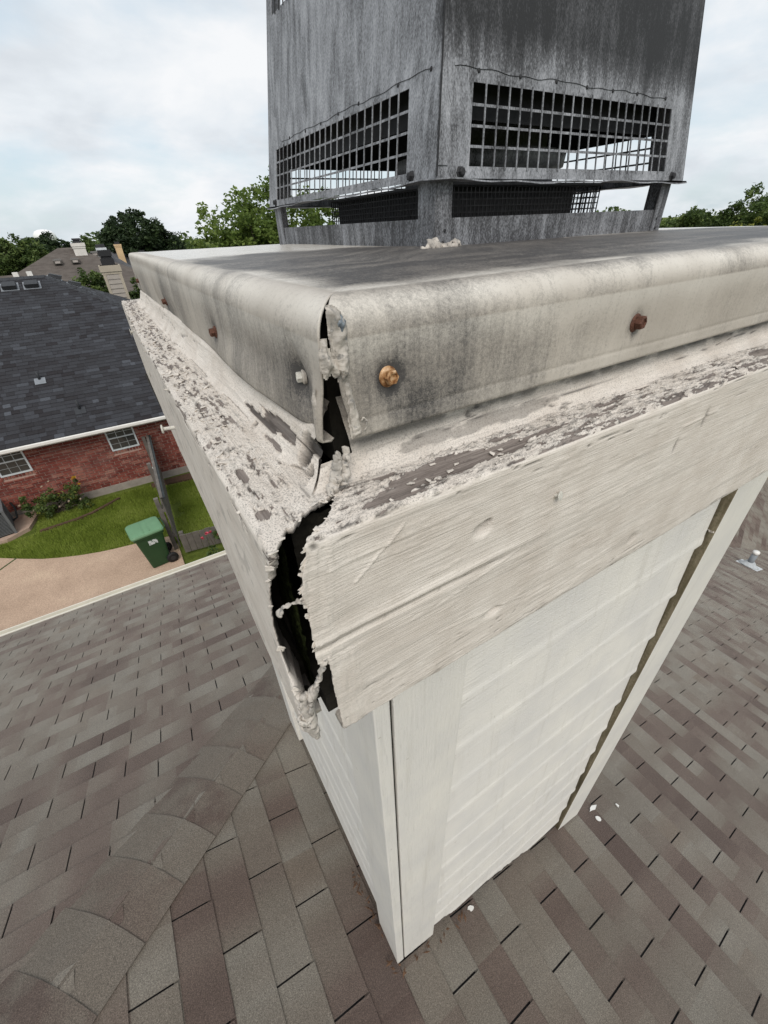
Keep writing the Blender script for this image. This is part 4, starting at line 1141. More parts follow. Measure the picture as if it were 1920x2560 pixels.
# ---- screws and nails
def screw(name, c, ax, s, mats, parent, tilt=(0, 0, 0)):
    ax = (Vector(ax) + Vector(tilt)).normalized(); c = Vector(c)
    m = MB()
    m.lathe([(0.0058 * s, -0.0015), (0.0062 * s, 0.0004 * s), (0.0050 * s, 0.0014 * s), (0.0040 * s, 0.0016 * s)], c, ax, 20)
    o = m.build('screw', mats[0], parent, False)
    m = MB(); m.lathe([(0.0041 * s, 0.0012 * s), (0.0044 * s, 0.0020 * s), (0.0044 * s, 0.0052 * s), (0.0038 * s, 0.0060 * s), (0.0029 * s, 0.0060 * s), (0.0026 * s, 0.0050 * s), (0.0004, 0.0050 * s)], c, ax, 6)
    m.build('hex_head', mats[1], o)
    return o
screw('screw', (0.0085, -CY + 0.0012, 0.0611), (0, -1, 0), 1.0, (M_BRASS, M_BRASS), capR, (0.05, 0, 0.05))
screw('screw', (0.2478, -CY + 0.0014, 0.0600), (0, -1, 0), 1.25, (M_RUST, M_RUST), capR, (0.12, 0, 0.04))
screw('screw', (0.62, -CY + 0.001, 0.060), (0, -1, 0), 1.1, (M_RUST, M_RUST), capR)
screw('screw', (-CX + 0.0045, -0.0040, 0.0574), (-1, 0, 0), 0.75, (M_CAP, M_PAINTED), capL, (0, 0.25, 0.0))
screw('screw', (-CX - 0.0005, 0.2163, 0.0515), (-1, 0, 0), 0.95, (M_RUST, M_RUST), capL)
screw('screw', (-CX + 0.0005, 0.5755, 0.0450), (-1, 0, 0), 1.0, (M_RUST, M_RUST), capL)
screw('screw', (-CX + 0.0005, 0.985, 0.0500), (-1, 0, 0), 1.1, (M_RUST, M_RUST), capL)
def nail(p, ax, ln, r, parent):
    m = MB(); m.lathe([(r, -0.004), (r * 0.95, ln * 0.9), (r * 2.3, ln * 0.93), (r * 2.4, ln), (r * 1.8, ln * 1.03)], p, ax, 12)
    m.build('nail', M_PAINTED, parent, False)
nail((-0.082, 0.40, -0.100), (-1, 0.1, 0.05), 0.024, 0.0028, trimL)
nail((-0.078, 0.92, -0.045), (-1, 0, 0), 0.010, 0.003, trimL)
nail((-0.079, 0.70, -0.09), (-1, 0, 0), 0.008, 0.003, trimL)
nail((0.1301, -0.0875, -0.0439), (0.25, -1, 0.3), 0.0065, 0.0016, trimR)

# ---- corner boards, siding, base --------------------------------------------------
def roofline(x, y): return min(zR(x), zL(x, y)) if x < hip_x(y) else zR(x)
def corner_strip(name, pts_fn, s0, s1, mat, parent, jag=0.006):
    pass
def board_x(x0, x1, yf, yb, ztop, mat, name='corner_board', jag=0.006, clear=0.012, edge_mat=None):
    """vertical board on the front face: bottom follows the roof"""
    n = 14; m = MB()
    xs = np.linspace(x0, x1, n)
    zb = [zR(x) + clear + jag * (float(fbm(x * 60, 1.0, seed=9)) - 0.5) * 2 for x in xs]
    V = []
    for x, z in zip(xs, zb): V += [(x, yf, z), (x, yb, z), (x, yf, ztop), (x, yb, ztop)]
    for i in range(n - 1):
        a, b = i * 4, i * 4 + 4
        m.add([V[a], V[b], V[b + 2], V[a + 2]], [(0, 1, 2, 3)]); m.add([V[a + 1], V[a + 3], V[b + 3], V[b + 1]], [(0, 1, 2, 3)])
        m.add([V[a], V[a + 1], V[b + 1], V[b]], [(0, 1, 2, 3)])
    m.add([V[0], V[2], V[3], V[1]], [(0, 1, 2, 3)], 1 if edge_mat else 0)
    e = (n - 1) * 4; m.add([V[e], V[e + 1], V[e + 3], V[e + 2]], [(0, 1, 2, 3)])
    o = m.build(name, [mat, edge_mat] if edge_mat else mat, ch)
    bv = o.modifiers.new('weld', 'WELD'); bv.merge_threshold = 0.0002
    b2 = o.modifiers.new('bevel', 'BEVEL'); b2.width = 0.0022; b2.segments = 2; b2.limit_method = 'ANGLE'
    return o
board_x(0.0298, 0.153, 0.0, 0.03, -0.15, M_CORNER)
board_x(0.908, W, 0.0, 0.032, -0.15, M_CORNER, edge_mat=M_EDGE)
def board_y(y0, y1, xf, xb, ztop, mat, name='corner_board', jag=0.006, clear=0.012):
    n = 14; m = MB(); ys = np.linspace(y0, y1, n); V = []
    for y in ys:
        z = roofline(xf, y) + clear + jag * (float(fbm(y * 60, 4.0, seed=19)) - 0.5) * 2
        V += [(xf, y, z), (xb, y, z), (xf, y, ztop), (xb, y, ztop)]
    for i in range(n - 1):
        a, b = i * 4, i * 4 + 4
        m.add([V[a], V[a + 2], V[b + 2], V[b]], [(0, 1, 2, 3)]); m.add([V[a + 1], V[b + 1], V[b + 3], V[a + 3]], [(0, 1, 2, 3)])
        m.add([V[a], V[b], V[b + 1], V[a + 1]], [(0, 1, 2, 3)])
    m.add([V[0], V[1], V[3], V[2]], [(0, 1, 2, 3)]); e = (n - 1) * 4; m.add([V[e], V[e + 2], V[e + 3], V[e + 1]], [(0, 1, 2, 3)])
    o = m.build(name, mat, ch)
    bv = o.modifiers.new('weld', 'WELD'); bv.merge_threshold = 0.0002
    b2 = o.modifiers.new('bevel', 'BEVEL'); b2.width = 0.0022; b2.segments = 2; b2.limit_method = 'ANGLE'
    return o
board_y(-0.001, 0.12, 0.0, 0.0245, -0.15, M_CORNER)
board_y(D - 0.12, D, -0.002, 0.026, -0.15, M_CORNER)
# the crack beside the corner: a dark filler box in place of its shade
m = MB(); m.box((0.0247, 0.006, -2.3), (0.0296, 0.03, -0.15)); m.build('corner_gap', M_VOID, ch)
# caulk bead under the trim, a strand on the bare board edge
ribbon('sealant_strand', [(0.9075, 0.003, -0.475), (0.9065, 0.010, -0.478), (0.9070, 0.018, -0.476), (0.906, 0.024, -0.480)], [0.0035, 0.002, 0.002, 0.003], M_CAULK, ch, 33)
LAP = 0.167
LAPF = [(0.0, 0.0165), (0.008, 0.0128), (0.025, 0.0120), (0.09, 0.0126), (0.15, 0.0146), (0.19, 0.0152), (1.0, 0.0212)]
def lap_strip(m, cols, zb, zt, jy, mk, flip):
    fs = [f for f, _ in LAPF]; ys = [y for _, y in LAPF]
    rows = []
    for p, zl in cols:
        f0 = (zl - zb) / (zt - zb); r = []
        for f in fs:
            ff = max(f, f0); r.append(mk(p, float(np.interp(ff, fs, ys)) + jy, zb + ff * (zt - zb)))
        r.append(mk(p, 0.032, zt)); r.append(mk(p, 0.032, zl)); rows.append(r)
    n = len(rows[0]); V = rows[0] + rows[1]
    F = [(i, n + i, n + (i + 1) % n, (i + 1) % n) for i in range(n)] + [tuple(range(n)), tuple(range(2 * n - 1, n - 1, -1))]
    if flip: F = [f[::-1] for f in F]
    m.add(V, F)
def lap_x(i):
    zb = -0.187 - LAP * i; zt = zb + 0.192
    n = 70; xs = np.linspace(0.150, 0.9035 - 0.003 * random.random(), n); m = MB()
    jy = random.uniform(-0.001, 0.001)
    ok = False
    for k in range(n - 1):
        cols = []
        for x in (xs[k], xs[k + 1]):
            rz = zR(x) + 0.032 + 0.022 * (float(fbm(x * 55, 2.0, seed=21, octv=3)) - 0.5) * 2
            zl = max(zb, rz); cols.append((x, zl))
        if max(cols[0][1], cols[1][1]) > zt - 0.01: continue
        ok = True
        lap_strip(m, [(x, zl) for x, zl in cols], zb, zt, jy, lambda p, y, z: (p, y, z), False)
    if ok: m.build('siding_board', M_SIDE_X, ch)
for i in range(13): lap_x(i)
def lap_y(i):
    zb = -0.187 - LAP * i; zt = zb + 0.192
    n = 50; ys = np.linspace(0.116, D - 0.116, n); m = MB(); ok = False
    xl, xt = 0.0070, 0.0265
    for k in range(n - 1):
        cols = []
        for y in (ys[k], ys[k + 1]):
            rz = roofline(0.02, y) + 0.028 + 0.02 * (float(fbm(y * 55, 6.0, seed=23, octv=3)) - 0.5) * 2
            cols.append((y, max(zb, rz)))
        if max(cols[0][1], cols[1][1]) > zt - 0.01: continue
        ok = True
        lap_strip(m, [(y, zl) for y, zl in cols], zb, zt, 0.0, lambda p, y, z: (y, p, z), True)
    if ok: m.build('siding_board', M_SIDE_Y, ch)
for i in range(12): lap_y(i)
m = MB(); m.box((W - 0.002, 0.033, -2.6), (W, D, -0.15)); m.build('side_panel', M_SIDE_Y, ch)
m = MB(); m.box((0.03, D - 0.002, -2.6), (W - 0.003, D, -0.15)); m.build('side_panel', M_SIDE_X, ch)
# step flashing at the foot
m = MB(); m.hexa([(0.02, 0.012, zR(0.02) - 0.02), (W - 0.01, 0.012, zR(W) - 0.02), (W - 0.01, 0.034, zR(W) - 0.02), (0.02, 0.034, zR(0.02) - 0.02), (0.02, 0.030, zR(0.02) + 0.06), (W - 0.01, 0.030, zR(W) + 0.06), (W - 0.01, 0.036, zR(W) + 0.06), (0.02, 0.036, zR(0.02) + 0.06)])
m.build('flashing', plain('dark_flashing', (0.05, 0.042, 0.038), 0.8, 0.4, 60), ch)

# ==================================================================== the shroud
SX, SY, SA, SB, KT, ZBOT, ZTOP = 0.257, 0.237, 0.519, 0.590, 0.136, 0.176, 0.95
sh = thing('chimney_shroud', 'sooty galvanised metal chimney shroud with barred openings on four legs', 'chimney shroud', (SX + SA / 2, SY + SB / 2, CT))
def shp(face, s, z, inn=0.0):
    """point on a shroud face: s along the face in metres from its left end at the bottom, z height, inn inward"""
    k = KT * (z - ZBOT)
    x0, x1, y0, y1 = SX + k, SX + SA - k, SY + k, SY + SB - k
    if face == 'R': f = s / SA; return (x0 + (x1 - x0) * f, y0 + inn, z)
    if face == 'L': f = s / SB; return (x0 + inn, y0 + (y1 - y0) * f, z)
    if face == 'B': f = s / SA; return (x0 + (x1 - x0) * f, y1 - inn, z)
    f = s / SB; return (x1 - inn, y0 + (y1 - y0) * f, z)
def sbox(m, face, s0, s1, z0, z1, t=0.0015, off=0.0, mi=0):
    a = [shp(face, s, z, off) for s, z in ((s0, z0), (s1, z0), (s1, z1), (s0, z1))]
    b = [shp(face, s, z, off + t) for s, z in ((s0, z0), (s1, z0), (s1, z1), (s0, z1))]
    p = a + b
    fl = face in 'RE'
    F = [(0, 1, 2, 3), (7, 6, 5, 4), (0, 4, 5, 1), (1, 5, 6, 2), (2, 6, 7, 3), (3, 7, 4, 0)]
    if not fl: F = [f[::-1] for f in F]
    m.add(p, F, mi)
for face, wd, (o0, o1), (z0, z1) in (('R', SA, (0.049, 0.462), (0.1875, 0.2615)), ('L', SB, (0.062, 0.543), (0.1855, 0.2640)), ('B', SA, (0.049, 0.462), (0.1875, 0.2615)), ('E', SB, (0.062, 0.543), (0.1855, 0.2640))):
    u0, u1 = 0.4405, 0.80
    m = MB()
    sbox(m, face, 0, wd, ZBOT, z0); sbox(m, face, 0, o0, z0, z1); sbox(m, face, o1, wd, z0, z1)
    sbox(m, face, 0, wd, z1, u0); sbox(m, face, 0, 0.03, u0, u1); sbox(m, face, wd - 0.03, wd, u0, u1); sbox(m, face, 0, wd, u1, ZTOP)
    pn = m.build('panel', M_SHR, sh)
    # lower flange, slightly bent
    m = MB()
    n = 24; V, F = [], []
    for i in range(n + 1):
        s = -0.004 + (wd + 0.008) * i / n; dz = 0.0012 * math.sin(i * 1.3) + 0.0012 * math.sin(i * 0.47 + 1)
        V += [shp(face, s, ZBOT - 0.0015 + dz, -0.004 - 0.002 * math.sin(i * .8)), shp(face, s, ZBOT - 0.0005, 0.012), shp(face, s, ZBOT - 0.003 + dz, -0.004 - 0.002 * math.sin(i * .8)), shp(face, s, ZBOT - 0.002, 0.012)]
    for i in range(n):
        a, b = i * 4, i * 4 + 4
        F += [(a, a + 1, b + 1, b), (a + 2, b + 2, b + 3, a + 3), (a, b, b + 2, a + 2)]
    m.add(V, F); m.build('flange', M_SHR, pn)
    # bars
    nb = 21 if face in 'RB' else 22
    for i in range(1, nb):
        s = o0 + (o1 - o0) * i / nb + random.uniform(-0.0006, 0.0006)
        m = MB(); sbox(m, face, s - 0.0010, s + 0.0010, z0 - 0.003, z1 + 0.003, 0.0012, -0.0012); m.build('bar', M_BAR, pn)
    for i in range(1, 4):
        z = z0 + (z1 - z0) * i / 4
        m = MB(); sbox(m, face, o0 - 0.003, o1 + 0.003, z - 0.0013, z + 0.0013, 0.0011, 0.0001); m.build('bar', M_BAR, pn)
    # upper bars
    for i in range(1, 24):
        s = 0.03 + (wd - 0.06) * i / 24
        m = MB(); sbox(m, face, s - 0.0014, s + 0.0014, u0 - 0.003, u1 + 0.003, 0.0012, -0.0012); m.build('bar', M_BLACK, pn)
    # screws and rivet spots
    if face in 'RL':
        nv = (0, -1, 0.13) if face == 'R' else (-1, 0, 0.13)
        for s in ((0.036, 0.483) if face == 'R' else (0.050, 0.549)):
            m = MB(); m.lathe([(0.0062, -0.001), (0.0066, 0.0008), (0.0045, 0.0016), (0.0042, 0.0052), (0.0030, 0.0058)], shp(face, s, 0.1815), nv, 6); m.build('bolt', M_BLACK, pn)
        spots = [0.056, 0.124, 0.190, 0.252, 0.309, 0.367, 0.441] if face == 'R' else [0.087, 0.191, 0.257, 0.322, 0.388, 0.466, 0.018]
        for s in spots:
            m = MB(); c = Vector(shp(face, s, 0.2715 + random.uniform(-.001, .001))); m.lathe([(0.0024, -0.0006), (0.0022, 0.0007), (0.0012, 0.0012)], c, nv, 8); m.build('rivet', M_BLACK, pn)
        # wavy line of the stitched mesh edge
        pts = []
        for i in range(60):
            s = 0.02 + (wd - 0.10) * i / 59
            pts.append(shp(face, s, 0.2722 + 0.0016 * math.sin(i * 0.9) * float(fbm(i * .3, .2, seed=3)) + 0.001 * math.sin(i * .31), -0.0004))
        m = MB(); m.tube(pts, 0.00028, 5); m.build('stitch_wire', M_BLACK, pn)
# corner seam and top
for (f1, sgn) in (('R', 0),):
    m = MB(); sbox(m, 'R', 0.0015, 0.0155, ZBOT + 0.012, ZTOP, 0.0012, -0.0014); m.build('corner_strip', M_SHR, sh)
    m = MB(); sbox(m, 'R', 0.0, 0.0012, ZBOT + 0.002, ZTOP, 0.0016, -0.0018); m.build('corner_seam', M_BLACK, sh)
m = MB(); k = KT * (ZTOP - ZBOT)
m.box((SX + k - 0.03, SY + k - 0.03, ZTOP), (SX + SA - k + 0.03, SY + SB - k + 0.03, ZTOP + 0.01)); m.build('lid', M_SHR, sh)
k = KT * (0.42 - ZBOT)
m = MB(); m.box((SX + k + 0.002, SY + k + 0.002, 0.415), (SX + SA - k - 0.002, SY + SB - k - 0.002, 0.42)); m.build('baffle', M_BLACK, sh)
# dark sheets added inside to black out the upper rows of the openings
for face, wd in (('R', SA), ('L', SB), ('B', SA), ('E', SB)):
    m = MB(); sbox(m, face, 0.034, wd - 0.034, 0.236, 0.43, 0.001, 0.034); m.build('shade_sheet', M_BLACK, sh)
# legs and base rails
BX, BY, BA, BB, BZ = 0.264, 0.246, 0.496, 0.571, CT + 0.0015
for cx, cy, dx, dy in ((BX, BY, 1, 1), (BX + BA, BY, -1, 1), (BX, BY + BB, 1, -1), (BX + BA, BY + BB, -1, -1)):
    m = MB()
    m.box((min(cx, cx + dx * 0.026), min(cy, cy + dy * 0.0018), BZ), (max(cx, cx + dx * 0.026), max(cy, cy + dy * 0.0018), ZBOT + 0.012))
    m.box((min(cx, cx + dx * 0.0018), min(cy + dy * 0.0018, cy + dy * 0.036), BZ), (max(cx, cx + dx * 0.0018), max(cy + dy * 0.0018, cy + dy * 0.036), ZBOT + 0.012))
    lg = m.build('leg', M_RAIL, sh)
    for s in (0.013,):
        for zz in (0.112, 0.125):
            m = MB(); m.lathe([(0.002, -0.0005), (0.002, 0.0008), (0.001, 0.0012)], (cx + dx * s + 0.003 * dx * (zz > .12), cy if dy > 0 else cy, zz), (0, -dy, 0), 8); m.build('rivet', M_BLACK, lg)
RH = 0.138
for a, b in (((BX + 0.002, BY + 0.0022, BZ), (BX + BA - 0.002, BY + 0.0038, RH)), ((BX + 0.0022, BY + 0.004, BZ), (BX + 0.0038, BY + BB - 0.004, RH)), ((BX + 0.002, BY + BB - 0.0038, BZ), (BX + BA - 0.002, BY + BB - 0.0022, RH)), ((BX + BA - 0.0038, BY + 0.004, BZ), (BX + BA - 0.0022, BY + BB - 0.004, RH))):
    m = MB(); m.box(a, b)
    if b[0] - a[0] > 0.1:
        y_in = a[1] + 0.012 if a[1] < 0.5 else b[1] - 0.012
        m.box((a[0] + 0.003, min(b[1], y_in) if a[1] < 0.5 else y_in, RH - 0.0015), (b[0] - 0.003, y_in if a[1] < 0.5 else a[1], RH))
    m.build('base_rail', M_RAIL, sh)
# bead of sealant round the foot
def bead(p0, p1, r0, seed):
    pts = [Vector(p0).lerp(Vector(p1), t) + Vector((0, 0, 0.002 * float(fbm(t * 30, 0.1, seed=seed) - 0.4))) + Vector((0.004 * (float(fbm(t * 22, 1.1, seed=seed)) - 0.5), 0.004 * (float(fbm(t * 22, 2.1, seed=seed)) - 0.5), 0)) for t in np.linspace(0, 1, 70)]
    rr = [r0 * (0.5 + float(fbm(t * 26, 3.3, seed=seed, octv=3))) for t in np.linspace(0, 1, 70)]
    m = MB(); m.tube(pts, rr, 10, 0, True, 0.8); m.build('sealant_bead', M_CAULK, sh, True)
bead((BX - 0.02, BY - 0.006, CT), (BX + BA + 0.03, BY - 0.004, CT + 0.001), 0.0042, 301)
bead((BX - 0.005, BY - 0.01, CT), (BX - 0.005, BY + BB + 0.01, CT), 0.0034, 305)
ribbon('sealant_lump', [(BX - 0.028, BY - 0.012, CT + 0.002), (BX - 0.012, BY - 0.014, CT + 0.007), (BX + 0.004, BY - 0.010, CT + 0.004), (BX + 0.020, BY - 0.012, CT + 0.006), (BX + 0.036, BY - 0.008, CT + 0.003)], [0.004, 0.0065, 0.0048, 0.0072, 0.003], M_CAULK, sh, 311, 0.7)

# ---- flue termination inside the shroud
fc = thing('flue_cap', 'dark round flue cap with fine spark screen inside the shroud', 'flue cap', (0.52, 0.54, CT))
m = MB(); m.lathe([(0.135, CT), (0.135, 0.205), (0.150, 0.207), (0.152, 0.226), (0.118, 0.232), (0.116, 0.262), (0.02, 0.268)], (0.555, 0.50, 0), (0, 0, 1), 40); m.build('flue_drum', M_DRUM, fc, True)
x0, x1, y0, y1, zs0, zs1 = 0.345, 0.690, 0.330, 0.700, 0.137, 0.176
m = MB()
for i in range(0, 44):
    x = x0 + (x1 - x0) * i / 43
    m.box((x - .0007, y0 - .0007, zs0), (x + .0007, y0 + .0007, zs1)); m.box((x - .0007, y1 - .0007, zs0), (x + .0007, y1 + .0007, zs1))
    y = y0 + (y1 - y0) * i / 43
    m.box((x0 - .0007, y - .0007, zs0), (x0 + .0007, y + .0007, zs1)); m.box((x1 - .0007, y - .0007, zs0), (x1 + .0007, y + .0007, zs1))
for j in range(6):
    z = zs0 + (zs1 - zs0) * j / 5
    m.box((x0, y0 - .0014, z - .0007), (x1, y0 - .0002, z + .0007)); m.box((x0 - .0014, y0, z - .0007), (x0 - .0002, y1, z + .0007))
    m.box((x0, y1 + .0002, z - .0007), (x1, y1 + .0014, z + .0007)); m.box((x1 + .0002, y0, z - .0007), (x1 + .0014, y1, z + .0007))
tag(m.build('spark_screen', M_BLACK, fc), kind='stuff')
m = MB(); m.box((x0 - 0.004, y0 - 0.004, zs1 + 0.001), (x1 + 0.004, y1 + 0.004, zs1 + 0.004)); m.build('screen_lid', M_BLACK, fc)
m = MB(); m.box((x0 + 0.012, y0 + 0.014, CT), (x1 - 0.05, y1 - 0.012, zs1)); m.build('flue_box', M_BLACK, fc)

# ==================================================================== small things on our roof
def chip(i, x, y, rx, ry, label):
    z = zR(x) + 0.012; n = 9; m = MB()
    top = []
    for k in range(n):
        a = 2 * math.pi * k / n; r = 1 + 0.35 * random.uniform(-1, 1)
        top.append((x + rx * r * math.cos(a), y + ry * r * math.sin(a), z - SR * rx * r * math.cos(a)))
    m.add(top + [(p[0], p[1], p[2] - 0.004) for p in top], [tuple(range(n))] + [(k, n + k, n + (k + 1) % n, (k + 1) % n) for k in range(n)])
    tag(m.build('paint_chip', M_WHITE), label, 'paint chip', 'paint chips on the shingles')
chip(0, 1.18, -0.02, 0.030, 0.008, 'long white paint chip on the shingles right of the chimney foot')
chip(1, 1.16, -0.065, 0.012, 0.014, 'stubby white paint chip below the long one by the chimney')
chip(2, 1.33, -0.075, 0.008, 0.009, 'small round white paint chip farthest from the chimney foot')
chip(3, 0.33, -0.012, 0.014, 0.008, 'white paint chip against the foot of the chimney siding')
m = MB()
for i in range(46):
    if i < 30: x, y = random.uniform(-0.03, 0.0), random.uniform(-0.03, 0.30)
    else: x, y = random.uniform(0.0, 0.3), random.uniform(-0.035, -0.005)
    z = zR(x) + 0.012 + random.uniform(0, 0.02); a = random.uniform(0, 6.28); l, w = random.uniform(0.005, 0.016), random.uniform(0.002, 0.005)
    d = Vector((math.cos(a), math.sin(a), random.uniform(-.4, .4))); s = d.cross(Vector((0, 0, 1))).normalized()
    c = Vector((x, y, z))
    m.add([c - d * l, c + s * w + Vector((0, 0, .004)), c + d * l, c - s * w + Vector((0, 0, .003)), c + Vector((0, 0, .006))], [(0, 4, 1), (1, 4, 2), (2, 4, 3), (3, 4, 0)])
tag(m.build('leaf_litter', plain('dead_leaves', (0.10, 0.055, 0.032), 0.9, 0.5, 30)), 'dead brown leaves gathered at the foot of the chimney corner', 'leaves', kind='stuff')

# ==================================================================== the brick house next door
NY = 13.2                              # its wall plane
NE, NZE = 12.75, -4.06                 # eave line
nbh = thing('brick_house', 'red brick house with dark slate grey shingle roof beyond the lawn', 'house', (0, 16, G))
NX0, NX1 = -9.0, 3.9
WT = -3.95
m = MB(); m.box((NX0, NY + 0.012, G - 0.3), (NX1, NY + 8, WT)); wallo = m.build('wall', M_MORTAR, nbh)
m = MB(); m.box((NX0, NY - 0.03, G - 0.3), (NX1, NY + 0.010, G + 0.16)); m.build('foundation', M_CONC, nbh)
wins = [(-1.30, -0.60), (-3.80, -3.215)]
WZ0, WZ1 = -4.93, -4.22
wins = [(-1.31, -0.59, WZ0, -4.225), (-3.93, -3.22, WZ0, -4.225)]
BL, BH, BJ = 0.235, 0.088, 0.022
bricks = []
row = 0; z = G + 0.162
def in_win(x0, x1, z0, z1, mg=0.012):
    return any(x1 > a - mg and x0 < b + mg and z1 > c - 0.085 and z0 < d + mg for a, b, c, d in wins)
while z < WT - 0.20:
    x = NX0 + (0.1 if row % 2 else 0)
    while x < NX1:
        segs = [(x, min(x + BL - BJ, NX1))]
        for a, b, c, d in wins:
            if z + BH > c - 0.085 and z < d:
                ns = []
                for s0, s1 in segs:
                    if s1 <= a or s0 >= b: ns.append((s0, s1)); continue
                    if s0 < a - 0.02: ns.append((s0, a - 0.006))
                    if s1 > b + 0.02: ns.append((b + 0.006, s1))
                segs = ns
        for s0, s1 in segs: bricks.append((s0, s1, z, z + BH - BJ))
        x += BL
    z += BH; row += 1
# soldier course under the eave and rowlock sills
x = NX0
while x < NX1:
    if not in_win(x, x + 0.056, z, z + .19): bricks.append((x, x + 0.056, z, z + 0.188))
    x += 0.078
for a, b, c, d in wins:
    x = a - 0.03
    while x < b + 0.02: bricks.append((x, x + 0.056, c - 0.083, c - 0.008)); x += 0.078
br_mesh = {}
vis = []
for i, (x0, x1, z0, z1) in enumerate(bricks):
    pr = project(np.array([(x0, NY, z0), (x1, NY, z1)]))
    c = pr.mean(0)
    a = abs(pr[1, 0] - pr[0, 0]) * abs(pr[1, 1] - pr[0, 1])
    inv = 0 < c[0] < 430 and 1050 < c[1] < 1340
    vis.append((a if inv else 0, i))
big = set(i for a, i in sorted(vis, reverse=True)[:300])
mrest = MB()
for i, (x0, x1, z0, z1) in enumerate(bricks):
    pr_ = random.uniform(-0.003, 0.003)
    if i in big:
        key = (round(x1 - x0, 3), round(z1 - z0, 3))
        if key not in br_mesh:
            m = MB(); m.box((0, 0, 0), (key[0], 0.03, key[1]))
            me = bpy.data.meshes.new('brick'); me.from_pydata(m.v, [], m.f); me.materials.append(M_BRICK); me.update(); br_mesh[key] = me
        link('brick', br_mesh[key], wallo, Matrix.Translation((x0, NY - 0.010 + pr_, z0)))
        bpy.context.view_layer
    else: mrest.box((x0, NY - 0.010 + pr_, z0), (x1, NY + 0.024, z1))
tag(mrest.build('brick_field', M_BRICK, wallo), kind='stuff')
for a, b, c, d in wins:
    m = MB(); fw = 0.042
    m.box((a, NY - 0.02, c), (a + fw, NY + 0.05, d)); m.box((b - fw, NY - 0.02, c), (b, NY + 0.05, d))
    m.box((a + fw, NY - 0.022, c), (b - fw, NY + 0.05, c + fw)); m.box((a + fw, NY - 0.02, d - fw), (b - fw, NY + 0.05, d))
    mid = (c + d) / 2 + 0.02
    m.box((a + fw, NY - 0.016, mid - 0.016), (b - fw, NY + 0.05, mid + 0.016))
    w = m.build('window', M_WINFR, nbh)
    for k, (z0, z1) in enumerate(((c + fw, mid - 0.016), (mid + 0.016, d - fw))):
        for q in range(3):
            for r in range(2):
                px0, px1 = a + fw + (b - a - 2 * fw) * q / 3, a + fw + (b - a - 2 * fw) * (q + 1) / 3
                pz0, pz1 = z0 + (z1 - z0) * r / 2, z0 + (z1 - z0) * (r + 1) / 2
                mm = MB(); mm.box((px0 + .006, NY + 0.002, pz0 + .006), (px1 - .006, NY + 0.006, pz1 - .006)); mm.build('pane', M_GLASS if k == 0 else M_BLIND, w)
        mm = MB()
        for q in (1, 2): x = a + fw + (b - a - 2 * fw) * q / 3; mm.box((x - .007, NY - 0.006, z0), (x + .007, NY + 0.0075, z1))
        zz = (z0 + z1) / 2; mm.box((a + fw, NY - 0.0075, zz - .006), (b - fw, NY + 0.007, zz + .006))
        mm.build('muntin', M_WINFR if k else plain('grey_muntin', (0.30, 0.31, 0.31), 0.6, 0.1), w)
    mm = MB(); mm.box((a + fw, NY + 0.008, c + fw), (b - fw, NY + 0.0105, d - fw)); mm.build('blind', M_BLIND, w)
m = MB(); m.box((NX0 - .4, NE + 0.02, NZE - 0.15), (NX1 + .4, NE + 0.04, NZE - 0.004)); m.box((NX0 - .4, NE + 0.041, NZE - 0.15), (NX1 + .4, NY + 0.011, NZE - 0.13)); m.build('fascia', M_WHITE, nbh)
m = MB(); m.box((NX0 - .4, NE - 0.085, NZE - 0.105), (NX1 + .4, NE + 0.019, NZE - 0.012)); g_ = m.build('gutter', M_WHITE, nbh)
b2 = g_.modifiers.new('bevel', 'BEVEL'); b2.width = 0.02; b2.segments = 3
# roof of the brick house: front slope with separate tabs, hip, side slope
NS = 0.5
nO = Vector((0, NE - 0.03, NZE)); nd = Vector((0, -1, -NS)).normalized(); ne = Vector((1, 0, 0)); nn = Vector((0, -NS, 1)).normalized()
RY = 19.25; RZ = NZE + NS * (RY - NE + 0.03)
HXR = -1.52          # ridge end
def hipx(y): return HXR + (RY - y)
m = MB()
def zf(y): return NZE + NS * (y - NE + 0.03)
m.add([(NX0 - .4, NE - .03, NZE), (hipx(NE - .03), NE - .03, NZE), (HXR, RY, RZ), (NX0 - .4, RY, RZ)], [(0, 1, 2, 3)])
m.add([(hipx(NE - .03), NE - .03, NZE), (hipx(NE - .03), RY + 6.5, NZE), (HXR, RY, RZ)], [(0, 1, 2)])
m.add([(NX0 - .4, RY, RZ), (HXR, RY, RZ), (hipx(NE - .03), RY + 6.5, NZE), (NX0 - .4, RY + 6.5, NZE)], [(0, 1, 2, 3)])
M_NFELT = plain('dark_roof_base', (0.020, 0.021, 0.024), 0.9, 0.2, 3)
nroof = m.build('roof', M_NFELT, nbh)
cosN = 1 / math.sqrt(1 + NS * NS)
ntones = [(0.30, (0.028, 0.024, 0.026)), (0.42, (0.040, 0.040, 0.046)), (0.55, (0.055, 0.058, 0.066)), (0.66, (0.078, 0.084, 0.098)), (0.75, (0.045, 0.040, 0.042))]
NEXP = 0.142
def tabmat(name):
    t = MT(name); P = t.pos(); c = t.ramp(t.attr('tone'), [(0.0, (0.017, 0.015, 0.017)), (0.35, (0.027, 0.027, 0.031)), (0.7, (0.040, 0.042, 0.049)), (1.0, (0.075, 0.081, 0.094))])
    g = t.noise(P, 45, 3, 0.7)
    c = t.mix(1.0, c, t.ramp(g, [(0.3, 0.75), (0.7, 1.3)]), 'MULTIPLY')
    return t.done(c, 0.85, t.bump(g, 0.5, 0.006), spec=0.3)
M_NTAB = tabmat('dark_shingle_tabs')
